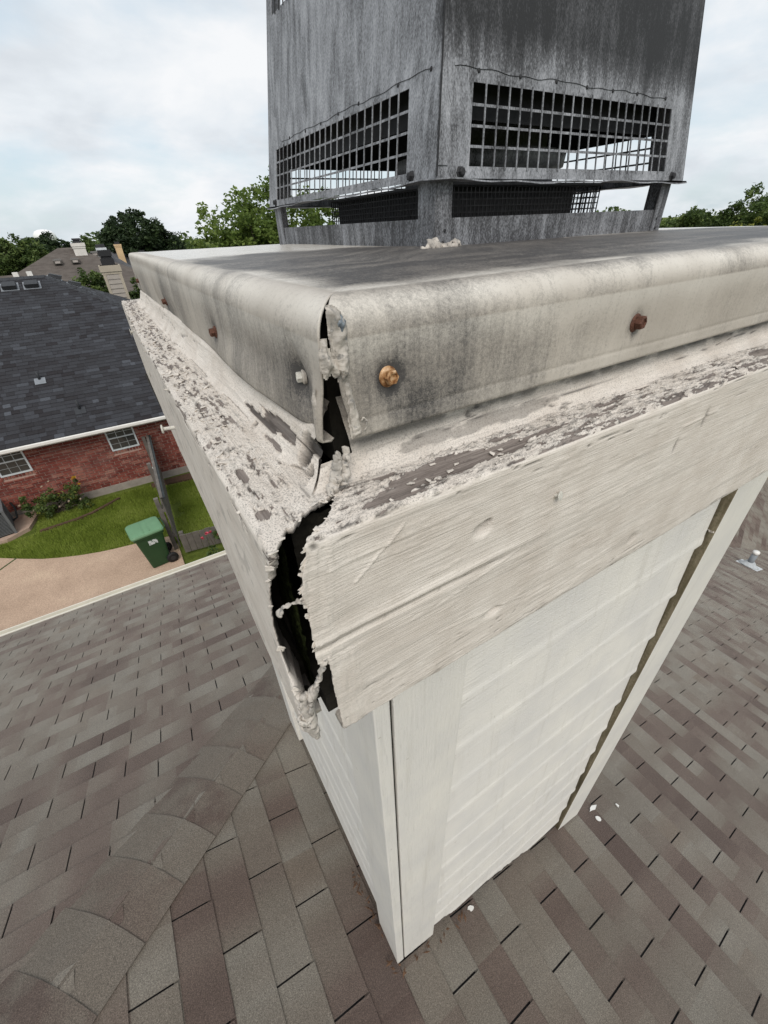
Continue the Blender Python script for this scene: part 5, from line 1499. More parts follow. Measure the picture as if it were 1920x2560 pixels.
def tabs_mesh(name, frames, parent):
    V, F, T = [], [], []
    for P, tone in frames:
        o = len(V); V += P
        F += [(o + 4, o + 5, o + 6, o + 7), (o, o + 1, o + 5, o + 4), (o + 1, o + 2, o + 6, o + 5), (o + 3, o, o + 4, o + 7)]
        T += [tone] * 8
    me = bpy.data.meshes.new(name); me.from_pydata(V, [], F)
    at = me.attributes.new('tone', 'FLOAT', 'POINT'); at.data.foreach_set('value', np.array(T, dtype=np.float32))
    me.materials.append(M_NTAB); me.update()
    return tag(link(name, me, parent), kind='stuff')
fr = []
nrow = int((RY - NE + 0.03) / cosN / NEXP)
for r in range(nrow):
    yl, yh_ = NE - 0.04 + r * NEXP * cosN, NE - 0.03 + (r + 1.1) * NEXP * cosN
    x = NX0 - .4 + random.uniform(0, 0.3)
    while x < 5:
        w = random.uniform(0.12, 0.34); xe = min(x + w - 0.004, hipx(yl) - 0.02)
        if xe > x + 0.02:
            th = 0.012 + random.choice((0.0, 0.006))
            tone = min(1, max(0, random.gauss(0.40, 0.19)))
            fr.append(([(x, yl, zf(yl) - .004), (xe, yl, zf(yl) - .004), (xe, yh_, zf(yh_) - .004), (x, yh_, zf(yh_) - .004), (x, yl, zf(yl) + th), (xe, yl, zf(yl) + th), (xe, yh_, zf(yh_) + .002), (x, yh_, zf(yh_) + .002)], tone))
        x += w
tabs_mesh('shingle_field', fr, nroof)
fr = []
def zs_(x): return RZ - NS * (x - HXR)
for r in range(nrow):
    xl, xh = HXR + (nrow - r) * NEXP * cosN, HXR + (nrow - r - 1.1) * NEXP * cosN
    yv = RY - (xl - HXR) + 0.05
    while yv < RY + (xl - HXR):
        w = random.uniform(0.14, 0.34); ye = yv + w - 0.004; th = 0.012
        fr.append(([(xl, yv, zs_(xl) - .004), (xl, ye, zs_(xl) - .004), (xh, ye, zs_(xh) - .004), (xh, yv, zs_(xh) - .004), (xl, yv, zs_(xl) + th), (xl, ye, zs_(xl) + th), (xh, ye, zs_(xh) + .002), (xh, yv, zs_(xh) + .002)], min(1, max(0, random.gauss(0.5, 0.22)))))
        yv += w
tabs_mesh('shingle_field', fr, nroof)
# hip and ridge caps
M_NCAP = plain('dark_hip_caps', (0.036, 0.038, 0.043), 0.85, 0.3, 5)
for k in range(34):
    t0 = k * 0.19; y0 = NE + t0; y1 = y0 + 0.24
    if y1 > RY + 0.1: break
    m = MB(); c0, c1 = Vector((hipx(y0), y0, zf(y0) + 0.035)), Vector((hipx(y1), y1, zf(y1) + 0.022))
    a, b = Vector((-0.15, -0.0, -0.02)), Vector((0.0, 0.15, -0.02))
    P = [c0 + a, c0, c0 + b, c1 + a, c1, c1 + b]; dn = Vector((0, 0, -0.03))
    m.add(P + [p + dn for p in P], [(0, 3, 4, 1), (1, 4, 5, 2), (0, 1, 7, 6), (1, 2, 8, 7), (0, 6, 9, 3)])
    m.build('hip_cap', M_NCAP, nroof)
for k in range(20):
    x0 = HXR - k * 0.19; m = MB()
    P = [(x0, RY - 0.14, RZ - 0.045), (x0, RY, RZ + 0.03), (x0, RY + 0.14, RZ - 0.045), (x0 - 0.24, RY - 0.14, RZ - 0.055), (x0 - 0.24, RY, RZ + 0.02), (x0 - 0.24, RY + 0.14, RZ - 0.055)]
    m.add(P, [(0, 1, 4, 3), (1, 2, 5, 4), (0, 2, 1)]); m.build('hip_cap', M_NCAP, nroof)
# box vents near the ridge: two on the front slope, two on the side slope
M_VENT = plain('vent_metal', (0.03, 0.032, 0.036), 0.6, 0.2, 8); M_VFL = plain('vent_flange', (0.20, 0.215, 0.235), 0.5, 0.15, 8)
def box_vent(c, e, d, n_):
    M = Matrix.Identity(4)
    for i in range(3): M[i][0], M[i][1], M[i][2], M[i][3] = e[i], d[i], n_[i], c[i]
    m = MB(); m.box((-0.24, -0.20, 0.012), (0.24, 0.22, 0.022), 0, M); v = m.build('roof_vent', M_VFL, nroof)
    m = MB(); P = [(-0.19, -0.17, 0.02), (0.19, -0.17, 0.02), (0.19, 0.19, 0.05), (-0.19, 0.19, 0.05), (-0.17, -0.15, 0.10), (0.17, -0.15, 0.10), (0.19, 0.19, 0.16), (-0.19, 0.19, 0.16)]
    m.hexa([tuple(M @ Vector(p)) for p in P]); m.build('vent_hood', M_VENT, v)
for x in (-2.52, -1.93): box_vent(Vector((x, 18.80, zf(18.80))), Vector((1, 0, 0)), nd, nn)
se, sdn, snn = Vector((0, 1, 0)), Vector((1, 0, -NS)).normalized(), Vector((NS, 0, 1)).normalized()
for x, y in ((-1.30, 19.5), (-0.82, 19.3)): box_vent(Vector((x, y, zs_(x))), se, sdn, snn)
for (x, y), hgt in (((-2.35, 14.77), 0.22), ((-1.63, 13.49), 0.26)):
    p = Vector((x, y, zf(y))); m = MB(); m.lathe([(0.035, -0.02), (0.035, hgt), (0.028, hgt)], p, n=12); pp = m.build('roof_pipe', M_VENT, nroof, True)
    M = Matrix.Identity(4)
    for i in range(3): M[i][0], M[i][1], M[i][2], M[i][3] = ne[i], nd[i], nn[i], p[i]
    m = MB(); m.box((-0.13, -0.05, 0.016), (0.13, 0.20, 0.022), 0, M); m.build('pipe_flashing', M_VFL if x < -2 else M_VENT, pp)
# small white utility tag on the brick wall
m = MB(); m.box((-0.52, NY - 0.04, -5.75), (-0.46, NY - 0.009, -5.69)); m.build('wall_outlet', M_WHITE, nbh)

# ==================================================================== yard things
M_FWOOD = plain('weathered_fence_wood', (0.125, 0.112, 0.10), 0.9, 0.35, 6, 0.004)
M_FPAINT = plain('dark_fence_stain', (0.030, 0.036, 0.038), 0.8, 0.3, 6, 0.003)
def fence(name, label, p0, p1, h, n, gate_dark=True):
    p0, p1 = Vector(p0), Vector(p1); d = p1 - p0; L = d.length; d.normalize(); s = Vector((-d.y, d.x, 0))
    t = thing(name, label, 'fence', p0)
    def bx(a0, a1, s0, s1, z0, z1, nm, mat):
        m = MB(); P = []
        for z in (z0, z1):
            for a, b in ((a0, s0), (a1, s0), (a1, s1), (a0, s1)): q = p0 + d * a + s * b; P.append((q.x, q.y, G + z))
        m.hexa(P); return m.build(nm, mat, t)
    w = L / n
    for i in range(n): bx(i * w + 0.004, (i + 1) * w - 0.004, -0.012 + random.uniform(-.003, .003), 0.010, 0.04, h + random.uniform(-0.015, 0.015), 'picket', M_FWOOD)
    for z in (0.35, h - 0.35): bx(0, L, 0.0115, 0.05, z, z + 0.085, 'rail', M_FWOOD)
    k = max(2, int(L / 2) + 1)
    for i in range(k):
        a = min(L - 0.09, i * (L - 0.09) / (k - 1)); bx(a, a + 0.09, 0.0505, 0.14, 0, h + 0.02, 'post', M_FWOOD)
    if gate_dark: bx(0.0, L, -0.10, -0.05, h - 0.02, h + 0.02, 'top_rail', M_FPAINT); bx(0, L, -0.05, 0.012, h + 0.021, h + 0.034, 'cap_rail', M_FWOOD)
    return t
fence('wood_fence', 'narrow weathered wood fence with dark rail running from brick wall', (-0.47, 9.05, G), (-0.33, 13.1, G), 1.42, 28)
fence('wood_fence', 'short low grey plank fence beside the green bin wheels', (-0.40, 8.75, G), (1.8, 8.45, G), 0.55, 16, False)

# green wheeled bin
M_BIN = plain('green_bin_plastic', (0.022, 0.062, 0.024), 0.5, 0.12, 4); M_LID = plain('faded_green_lid', (0.125, 0.245, 0.135), 0.5, 0.10, 6); M_TYRE = plain('black_wheel', (0.012, 0.012, 0.013), 0.6, 0.2, 8)
def bin_():
    M = Matrix.Translation((-0.98, 8.82, G)) @ Matrix.Rotation(rad(8), 4, 'Z')
    t = thing('wheeled_bin', 'green wheeled trash bin with pale green lid on driveway', 'trash bin', (-0.98, 8.82, G))
    def rr(hx, hy, z, r, cx=0, n=5):
        out = []
        for sx, sy, a0 in ((1, -1, -90), (1, 1, 0), (-1, 1, 90), (-1, -1, 180)):
            for k in range(n):
                a = rad(a0 + 90 * k / (n - 1)); out.append(M @ Vector((cx + sx * (hx - r) + r * math.cos(a), sy * (hy - r) + r * math.sin(a), z)))
        return out
    def loft(rings, name, mat, parent):
        m = MB(); k = len(rings[0]); V = [tuple(p) for r in rings for p in r]; F = []
        for i in range(len(rings) - 1):
            for j in range(k): F.append((i * k + j, i * k + (j + 1) % k, (i + 1) * k + (j + 1) % k, (i + 1) * k + j))
        F.append(tuple(range(k - 1, -1, -1))); F.append(tuple((len(rings) - 1) * k + j for j in range(k)))
        m.add(V, F); o = m.build(name, mat, parent, True)
        e = o.modifiers.new('es', 'EDGE_SPLIT'); e.split_angle = rad(35)
        return o
    body = loft([rr(0.20, 0.21, 0.02, 0.04, 0.02), rr(0.205, 0.215, 0.05, 0.05, 0.02), rr(0.285, 0.275, 0.86, 0.05), rr(0.31, 0.295, 0.865, 0.05), rr(0.315, 0.30, 0.93, 0.05)], 'body', M_BIN, t)
    loft([rr(0.335, 0.315, 0.932, 0.07, -0.005), rr(0.34, 0.32, 0.965, 0.08, -0.005), rr(0.325, 0.305, 0.995, 0.09, -0.005), rr(0.24, 0.22, 1.012, 0.09, -0.005)], 'lid', M_LID, t)
    m = MB()
    m.box((-0.07, -0.25, 1.004), (-0.055, 0.25, 1.018), 0, M); m.box((0.05, -0.25, 1.004), (0.065, 0.25, 1.018), 0, M); m.build('lid_rib', M_LID, t)
    for sy in (-1, 1):
        c = M @ Vector((0.27, sy * 0.245, 0.125)); ax = (M.to_3x3() @ Vector((0, 1, 0)))
        m = MB(); m.lathe([(0.05, -0.035), (0.11, -0.035), (0.125, -0.02), (0.125, 0.02), (0.11, 0.035), (0.05, 0.035)], c, ax, 24); w = m.build('wheel', M_TYRE, t, True)
        m = MB(); m.lathe([(0.055, -0.04), (0.05, 0.04)], c, ax, 14); m.build('hub', plain('wheel_hub', (0.03, 0.03, 0.032), 0.5), w)
    m = MB(); m.tube([M @ Vector((0.27, -0.24, 0.125)), M @ Vector((0.27, 0.24, 0.125))], 0.012, 8); m.build('axle', M_TYRE, t)
    m = MB(); m.tube([M @ Vector((0.30, -0.22, 0.93)), M @ Vector((0.37, -0.21, 0.95)), M @ Vector((0.38, 0.0, 0.95)), M @ Vector((0.37, 0.21, 0.95)), M @ Vector((0.30, 0.22, 0.93))], 0.014, 8); m.build('handle', M_BIN, t)
    # worn white stencil mark on the front
    def lab():
        tt = MT('worn_white_stencil'); P = tt.obj(); n1 = tt.noise(P, 22, 3, 0.6); return tt.done(tt.ramp(n1, [(0.42, (0.05, 0.10, 0.055)), (0.5, (0.62, 0.66, 0.66))]), 0.6)
    m = MB(); Q = []
    for z, y_ in ((0.66, -0.2655), (0.78, -0.2745)): Q += [(-0.06, y_, z), (0.12, y_, z)]
    q = [Q[0], Q[1], Q[3], Q[2]]
    m.hexa([tuple(M @ Vector(p)) for p in q] + [tuple(M @ (Vector(p) + Vector((0, -0.002, 0)))) for p in q]); m.build('stencil_mark', lab(), body)
bin_()

# air conditioner on the pad (only its right end is in view)
M_AC = plain('grey_ac_panel', (0.13, 0.135, 0.14), 0.5, 0.1, 5); M_ACD = plain('black_ac_grille', (0.02, 0.024, 0.026), 0.6, 0.3, 8)
ac = thing('air_conditioner', 'grey air conditioner unit on concrete pad beside the rose bush', 'air conditioner', (-4.45, 12.45, G))
MA = Matrix.Translation((-4.45, 12.47, G + 0.036)) @ Matrix.Rotation(rad(10), 4, 'Z')
m = MB(); m.box((-0.37, -0.37, 0), (0.37, 0.37, 0.62), 0, MA); m.build('core', M_ACD, ac)
for i in range(16):
    z = 0.04 + i * 0.036; m = MB()
    m.box((0.372, -0.34, z), (0.385, 0.34, z + 0.013), 0, MA); m.box((-0.34, -0.385, z), (0.34, -0.372, z + 0.013), 0, MA); m.build('louver', M_AC, ac)
for x in (-1, 1):
    for y in (-1, 1):
        m = MB(); m.box((x * 0.375 - 0.03, y * 0.375 - 0.03, 0), (x * 0.375 + 0.03, y * 0.375 + 0.03, 0.66), 0, MA); m.build('corner_post', M_AC, ac)
m = MB(); m.box((-0.41, -0.41, 0.661), (0.41, 0.41, 0.70), 0, MA); m.build('top_panel', M_AC, ac)
m = MB()
for r in (0.10, 0.17, 0.24, 0.31): m.tube([MA @ Vector((r * math.cos(a), r * math.sin(a), 0.712)) for a in np.linspace(0, 6.283, 30)], 0.005, 5)
m.build('fan_guard', M_ACD, ac)
m = MB(); m.tube([MA @ Vector(p) for p in ((0.40, 0.2, 0.1), (0.50, 0.24, 0.12), (0.55, 0.45, 0.3), (0.5, 0.66, 0.4))], 0.025, 8); m.build('hose', M_ACD, ac, True)

# ---- foliage
def leaves_mesh(name, centers, radii, per, size, mat, parent, seed, tone_bias=None, stretch=1.6, droop=0.0):
    r = np.random.default_rng(seed)
    C = np.repeat(centers, per, 0); R = np.repeat(radii, per, 0)
    n = len(C)
    v = r.normal(size=(n, 3)); v /= np.linalg.norm(v, axis=1)[:, None]
    rad_ = r.uniform(0, 1, n) ** 0.55
    P = C + v * (R * rad_)[:, None] * np.array([1, 1, 0.8])
    a = r.normal(size=(n, 3)); a[:, 2] = a[:, 2] * 0.6 - droop; a /= np.linalg.norm(a, axis=1)[:, None]
    b = np.cross(a, r.normal(size=(n, 3))); b /= np.linalg.norm(b, axis=1)[:, None]
    s = size * r.uniform(0.6, 1.35, n)[:, None]
    A, B_, C_, D_ = P - a * s * stretch * 0.5, P + b * s * 0.42, P + a * s * stretch * 0.5, P - b * s * 0.42
    V = np.stack([A, B_, C_, D_], 1).reshape(-1, 3)
    me = bpy.data.meshes.new(name)
    me.vertices.add(4 * n); me.vertices.foreach_set('co', V.reshape(-1))
    me.loops.add(4 * n); me.loops.foreach_set('vertex_index', np.arange(4 * n, dtype=np.int32))
    me.polygons.add(n); me.polygons.foreach_set('loop_start', np.arange(0, 4 * n, 4, dtype=np.int32)); me.polygons.foreach_set('loop_total', np.full(n, 4, dtype=np.int32))
    ct = np.repeat(r.uniform(-0.25, 0.25, len(centers)), per)
    tone = np.clip(0.45 + ct + r.uniform(-0.3, 0.3, n), 0, 1)
    at = me.attributes.new('tone', 'FLOAT', 'POINT'); at.data.foreach_set('value', np.repeat(tone, 4).astype(np.float32))
    me.materials.append(mat); me.update(calc_edges=True)
    return link(name, me, parent)
def tree(name, label, base, ells, n_cl, per, cl_r, leaf, mat, seed, group=None, trunk_r=0.18, limbs=9, droop=0.0, cat='tree', shell=0.55, surf=True):
    """ells: list of (centre, radii) describing the crown"""
    r = np.random.default_rng(seed)
    t = thing(name, label, cat, base, group)
    cs, rs = [], []
    vol = np.array([e[1][0] * e[1][1] * e[1][2] for e in ells]) ** (2 / 3.); vol = vol / vol.sum()
    for (c, rd), f in zip(ells, vol):
        k = max(4, int(n_cl * f))
        v = r.normal(size=(k, 3)); v /= np.linalg.norm(v, axis=1)[:, None]
        q = r.uniform(shell, 1.0, k)[:, None]
        bump = 1 + 0.22 * (fbm(v[:, 0] * 2.3 + seed, v[:, 1] * 2.3, v[:, 2] * 2.3, seed=seed) - 0.5)[:, None] * 2
        cs.append(np.array(c) + v * q * np.array(rd) * bump); rs.append(r.uniform(0.55, 1.3, k) * cl_r)
    cs, rs = np.concatenate(cs), np.concatenate(rs)
    leaves_mesh('crown', cs, rs, per, leaf, mat, t, seed + 1, droop=droop)
    m = MB(); b = Vector(base); c0 = Vector(np.mean([e[0] for e in ells], 0))
    fork = Vector((b.x * 0.6 + c0.x * 0.4, b.y * 0.6 + c0.y * 0.4, b.z + (c0.z - b.z) * 0.55))
    m.tube([b, b.lerp(fork, 0.5) + Vector((0.05, 0.03, 0)), fork], [trunk_r * 1.25, trunk_r, trunk_r * 0.8], 10)
    for i in r.choice(len(cs), min(limbs, len(cs)), replace=False):
        e = Vector(cs[i]); mid = fork.lerp(e, 0.5) + Vector((0, 0, 0.15 * (e - fork).length * 0.4))
        m.tube([fork - Vector((0, 0, 0.05)), mid, e], [trunk_r * 0.5, trunk_r * 0.25, trunk_r * 0.06], 7)
    m.build('trunk', M_BARK, t, True)
    return t

# rose bush against the brick wall
rb = thing('rose_bush', 'leafy rose bush with yellow and pale blooms by brick wall', 'bush', (-3.0, 12.75, G))
r0 = np.random.default_rng(5)
cc = np.stack([r0.uniform(-3.75, -2.35, 60), r0.uniform(12.45, 13.0, 60), r0.uniform(G + 0.10, G + 0.72, 60)], 1)
cc[:, 2] -= 0.35 * np.abs(cc[:, 0] + 3.0) * r0.uniform(0, 1, 60); cc[:, 2] = np.maximum(cc[:, 2], G + 0.06)
leaves_mesh('foliage', cc, r0.uniform(0.06, 0.15, 60), 55, 0.045, M_LEAF_MID, rb, 6)
leaves_mesh('new_growth', cc[::3], r0.uniform(0.08, 0.16, 20), 26, 0.04, M_LEAF_YEL, rb, 7)
m = MB()
for i in range(0, 60, 3): m.tube([(-3.0 + r0.uniform(-.25, .25), 12.75, G - 0.02), tuple((cc[i] + np.array([-3.0, 12.75, G])) / 2 + np.array([0, 0, .1])), tuple(cc[i])], [0.012, 0.009, 0.004], 6)
m.build('stems', M_BARK, rb)
M_YB, M_PB, M_PK = plain('yellow_bloom', (0.62, 0.40, 0.04), 0.6, 0.3, 40), plain('pale_bloom', (0.66, 0.56, 0.44), 0.6, 0.2, 40), plain('pink_bloom', (0.55, 0.09, 0.13), 0.6, 0.3, 40)
def bloom(c, s, mat, parent, seed):
    q = np.random.default_rng(seed); m = MB()
    for k in range(14):
        a = q.uniform(0, 6.28); el = q.uniform(0.1, 1.3); d = Vector((math.cos(a) * math.cos(el), math.sin(a) * math.cos(el), math.sin(el))); sd_ = d.cross(Vector((0.3, 0.2, 1))).normalized(); o = Vector(c)
        m.add([o, o + d * s * .6 + sd_ * s * .45, o + d * s, o + d * s * .6 - sd_ * s * .45], [(0, 1, 2, 3)])
    m.build('bloom', mat, parent)
bloom((-2.42, 12.85, G + 0.80), 0.085, M_YB, rb, 1); bloom((-2.36, 12.80, G + 0.62), 0.05, M_YB, rb, 2)
for i, (x, y, z) in enumerate([(-3.0, 12.9, .86), (-3.75, 12.9, .62), (-3.55, 12.6, .30), (-3.42, 12.55, .30), (-2.72, 12.5, .34), (-2.95, 12.45, .28), (-3.2, 12.95, .75), (-3.85, 12.9, .40), (-2.46, 12.52, .30)]): bloom((x, y, G + z), 0.04, M_PB, rb, 10 + i)
m = MB(); m.tube([(-2.6, 12.8, G), (-2.48, 12.84, G + 0.4), (-2.42, 12.85, G + 0.80)], [0.008, 0.007, 0.005], 6); m.build('stems', M_BARK, rb)
fp = thing('flower_plant', 'small plant with pink flowers by the low plank fence', 'plant', (0.25, 8.3, G))
c2 = np.stack([r0.uniform(0.0, 0.7, 16), r0.uniform(8.15, 8.5, 16), r0.uniform(G + 0.1, G + 0.55, 16)], 1)
leaves_mesh('foliage', c2, r0.uniform(0.05, 0.11, 16), 50, 0.045, M_LEAF_MID, fp, 8)
for i, (x, y, z) in enumerate([(0.16, 8.36, .60), (0.04, 8.34, .52), (0.24, 8.42, .56), (0.4, 8.3, .5)]): bloom((x, y, G + z), 0.055, M_PK, fp, 40 + i)
m = MB(); m.tube([(0.25, 8.3, G - 0.02), (0.22, 8.35, G + 0.3), (0.18, 8.36, G + 0.55)], [0.01, 0.008, 0.004], 6); m.build('stems', M_BARK, fp)

# ==================================================================== houses and trees beyond
M_R1 = shingle_mat('brown_far_roof', (1, 0, 0), (0, -1, -0.5), 0.0, tones=[(0.3, (0.08, 0.068, 0.06)), (0.5, (0.105, 0.09, 0.08)), (0.7, (0.125, 0.108, 0.096))], gran=0)
M_R2 = plain('grey_far_roof', (0.085, 0.085, 0.09), 0.9, 0.25, 3)
M_R3 = plain('dark_far_roof', (0.04, 0.041, 0.045), 0.9, 0.25, 3)
M_CREAM = plain('cream_stucco', (0.60, 0.43, 0.25), 0.85, 0.12, 3)
M_CWHITE = plain('chimney_white', (0.66, 0.63, 0.585), 0.8, 0.1, 3)
M_CGREY = plain('chimney_siding', (0.36, 0.325, 0.29), 0.8, 0.12, 3)
M_CTRIM = plain('chimney_trim', (0.42, 0.37, 0.295), 0.8, 0.1, 3)
def hip_roof(parent, cx, cy, hx, hy, ridge, ze, zr, mat, name='roof', along='x'):
    m = MB()
    if along == 'x': r = [(cx - ridge, cy, zr), (cx + ridge, cy, zr)]
    else: r = [(cx, cy - ridge, zr), (cx, cy + ridge, zr)]
    e = [(cx - hx, cy - hy, ze), (cx + hx, cy - hy, ze), (cx + hx, cy + hy, ze), (cx - hx, cy + hy, ze)]
    V = e + r
    F = [(0, 1, 5, 4), (1, 2, 5), (2, 3, 4, 5), (3, 0, 4)] if along == 'x' else [(0, 1, 4), (1, 2, 5, 4), (2, 3, 5), (3, 0, 4, 5)]
    m.add(V, F); m.add([(a, b, c - 0.12) for a, b, c in e], [(3, 2, 1, 0)]); m.add(e + [(a, b, c - 0.12) for a, b, c in e], [(0, 4, 5, 1), (1, 5, 6, 2), (2, 6, 7, 3), (3, 7, 4, 0)])
    return m.build(name, mat, parent)
def far_vents(parent, spots, d):
    for (x, y, z) in spots:
        m = MB(); m.hexa([(x - .2, y - .2, z - .05), (x + .2, y - .2, z - .05), (x + .2, y + .2, z), (x - .2, y + .2, z), (x - .2, y - .22, z + .12), (x + .2, y - .22, z + .12), (x + .18, y + .2, z + .20), (x - .18, y + .2, z + .20)]); v = m.build('roof_vent', plain('tan_vent', (0.10, 0.09, 0.08), .7), parent)
        m = MB(); m.box((x - .12, y - .235, z - .01), (x + .12, y - .221, z + .09)); m.build('vent_face', plain('vent_face', (0.40, 0.36, 0.33), .7), v)
# tan house: pyramid roof with two box vents
h1 = thing('tan_roof_house', 'house with tan brown hip roof and two small box vents', 'house', (-2, 32, G))
hip_roof(h1, -1.0, 33.0, 7.5, 5.6, 0.35, -3.4, -0.18, M_R1)
hip_roof(h1, -7.0, 31.0, 6.0, 4.5, 3.5, -3.5, -1.22, M_R1)
m = MB(); m.box((-11, 28.5, G), (6, 37.5, -3.45)); m.build('wall', M_BRICK, h1)
far_vents(h1, [(-1.55, 31.75, -0.97 + 0.12), (-0.72, 31.75, -0.97 + 0.12)], 0)
far_vents(h1, [(0.35, 33.2, -0.62)], 0)
for x in (-3.55, -2.95):
    m = MB(); m.box((x - .12, 30.7, -1.30), (x + .12, 30.9, -1.10)); m.build('skylight_vent', M_WHITE, h1)
# white chimney with its dark cap
def far_chimney(parent, name, cx, cy, hw, z0, z1, mat, trim, capmat, lip=0.07, band=0.25, boards=False, caph=0.25):
    m = MB(); m.box((cx - hw, cy - hw, z0), (cx + hw, cy + hw, z1)); c = m.build(name, mat, parent)
    m = MB(); m.box((cx - hw - lip, cy - hw - lip, z1 - band), (cx + hw + lip, cy + hw + lip, z1)); m.box((cx - hw - lip * .5, cy - hw - lip * .5, z1 - band - 0.09), (cx + hw + lip * .5, cy + hw + lip * .5, z1 - band - 0.001)); m.build('trim_band', trim, c)
    m = MB(); m.box((cx - hw * .72, cy - hw * .72, z1 + 0.001), (cx + hw * .72, cy + hw * .72, z1 + caph * .42)); m.box((cx - hw * .58, cy - hw * .58, z1 + caph * .42), (cx + hw * .58, cy + hw * .58, z1 + caph * .6)); m.box((cx - hw * .7, cy - hw * .7, z1 + caph * .6), (cx + hw * .7, cy + hw * .7, z1 + caph)); m.build('chimney_cap', capmat, c)
    if boards:
        k = int((z1 - band - 0.1 - z0) / 0.17)
        for i in range(k):
            zt = z1 - band - 0.1 - i * 0.17; m = MB()
            m.hexa([(cx - hw + .09, cy - hw - .030, zt - .165), (cx + hw - .09, cy - hw - .030, zt - .165), (cx + hw - .09, cy - hw - .001, zt - .165), (cx - hw + .09, cy - hw - .001, zt - .165), (cx - hw + .09, cy - hw - .008, zt), (cx + hw - .09, cy - hw - .008, zt), (cx + hw - .09, cy - hw - .001, zt), (cx - hw + .09, cy - hw - .001, zt)]); m.build('siding_board', mat, c)
        for s in (-1, 1): m = MB(); m.box((cx + s * (hw - .04) - .05, cy - hw - .035, z0), (cx + s * (hw - .04) + .05, cy - hw - .001, z1 - band - .1)); m.build('corner_board', trim, c)
    return c
far_chimney(h1, 'chimney', -0.31, 32.6, 0.30, -3.0, 0.02, M_CWHITE, M_CWHITE, M_R3, 0.05, 0.16, caph=0.22)
# house with grey sided chimney
h2 = thing('grey_chimney_house', 'dark roofed house carrying the grey sided chimney with black cap', 'house', (1.5, 25, G))
hip_roof(h2, 4.2, 25.5, 5.2, 4.2, 2.4, -3.6, -1.75, M_R3)
m = MB(); m.box((-0.4, 22.0, G), (8.9, 29.2, -3.65)); m.build('wall', M_BRICK, h2)
far_chimney(h2, 'chimney', 0.55, 22.4, 0.33, -4.6, -0.74, M_CGREY, M_CTRIM, M_BLACK, 0.055, 0.22, True, 0.52)
# grey gabled roofs farther back with the cream chimney
h3 = thing('grey_roof_house', 'grey roofed house with slim cream chimney before the dark oak', 'house', (3, 40, G))
hip_roof(h3, 2.2, 39.5, 5.5, 4.5, 1.4, -3.2, -0.62, M_R2); hip_roof(h3, 0.9, 37.5, 3.2, 3.2, 0.25, -2.8, -0.36, M_R2, along='y')
m = MB(); m.box((-2.5, 36, G), (7, 43, -3.25)); m.build('wall', M_BRICK, h3)
far_chimney(h3, 'chimney', 1.95, 38.0, 0.20, -3.0, -0.18, M_CREAM, M_CREAM, M_R3, 0.03, 0.10, caph=0.14)
m = MB(); m.box((0.55, 35.8, -1.6), (1.15, 36.4, -0.30)); c_ = m.build('chimney', plain('pale_metal_chase', (0.55, 0.58, 0.60), 0.5, 0.15, 4), h3)
m = MB(); m.box((0.60, 35.85, -0.299), (1.10, 36.35, -0.12)); m.build('chimney_cap', M_R3, c_)
# water tower dome on the horizon
wt = thing('water_tower', 'white water tower dome peeking over the distant trees', 'water tower', (-14.5, 300, G))
m = MB(); m.lathe([(0.1, 5.35), (1.8, 5.25), (3.6, 4.6), (4.6, 3.4), (4.9, 2.0), (4.2, 0.0), (2.0, -1.0), (1.2, -2), (1.2, G)], (-14.5, 300, 0), (0, 0, 1), 32); m.build('tank', plain('white_tank', (0.8, 0.8, 0.8), 0.5, 0.05, .2), wt, True)

# trees
tree('oak_tree', 'large dark round oak behind the cream chimney', (3.7, 41, G), [((3.4, 41, -0.7), (2.6, 2.6, 2.55)), ((5.3, 41, -1.3), (1.6, 1.7, 1.8)), ((2.0, 41, -0.8), (1.45, 1.6, 1.55))], 900, 75, 0.36, 0.13, M_LEAF_OAK, 21, 'trees beyond the houses', 0.3, 16, shell=0.25)
tree('ash_tree', 'airy light green tree standing behind the metal cap left of shroud', (5.3, 16.5, G), [((4.3, 16.3, -0.2), (1.35, 1.3, 1.45)), ((5.7, 16.6, 0.2), (1.35, 1.4, 1.75)), ((7.3, 16.5, -0.1), (1.5, 1.5, 1.4)), ((3.6, 16.2, -0.9), (0.9, 1.0, 0.9)), ((5.4, 16.4, -1.3), (2.4, 1.6, 0.9))], 620, 52, 0.27, 0.085, M_LEAF_LIGHT, 31, 'trees beyond the houses', 0.13, 26, 0.2, shell=0.15)
tree('broadleaf_tree', 'mid green wooded tree mass at the far left edge', (-7.5, 46, G), [((-6.5, 45, -1.2), (2.6, 2.4, 1.75)), ((-4.2, 45.5, -1.1), (2.2, 2.4, 1.65)), ((-9, 45, -1.4), (2.6, 2.4, 1.9))], 620, 60, 0.40, 0.15, M_LEAF_MID, 41, 'trees beyond the houses', 0.25, 12, shell=0.25)
tree('broadleaf_tree', 'dark tree below the white water tower dome', (-2.0, 52, G), [((-3.0, 52, -0.9), (1.6, 2.2, 1.75)), ((-1.4, 52, -1.3), (1.3, 2.0, 1.5))], 420, 60, 0.34, 0.15, M_LEAF_OAK, 51, 'trees beyond the houses', 0.25, 12, shell=0.3)
tree('broadleaf_tree', 'yellowish green tree directly behind the white chimney', (1.2, 50, G), [((0.2, 50, -1.0), (1.0, 1.4, 1.2))], 190, 60, 0.30, 0.14, M_LEAF_MID, 53, 'trees beyond the houses', 0.2, 8, shell=0.3)
tree('broadleaf_tree', 'low bush tree between dark roof and grey sided chimney', (0.2, 24.0, G), [((-0.35, 23.9, -2.0), (1.1, 0.8, 1.05)), ((1.75, 24.0, -2.15), (0.75, 0.8, 0.85))], 240, 60, 0.18, 0.08, M_LEAF_MID, 55, 'trees beyond the houses', 0.08, 6, shell=0.3)
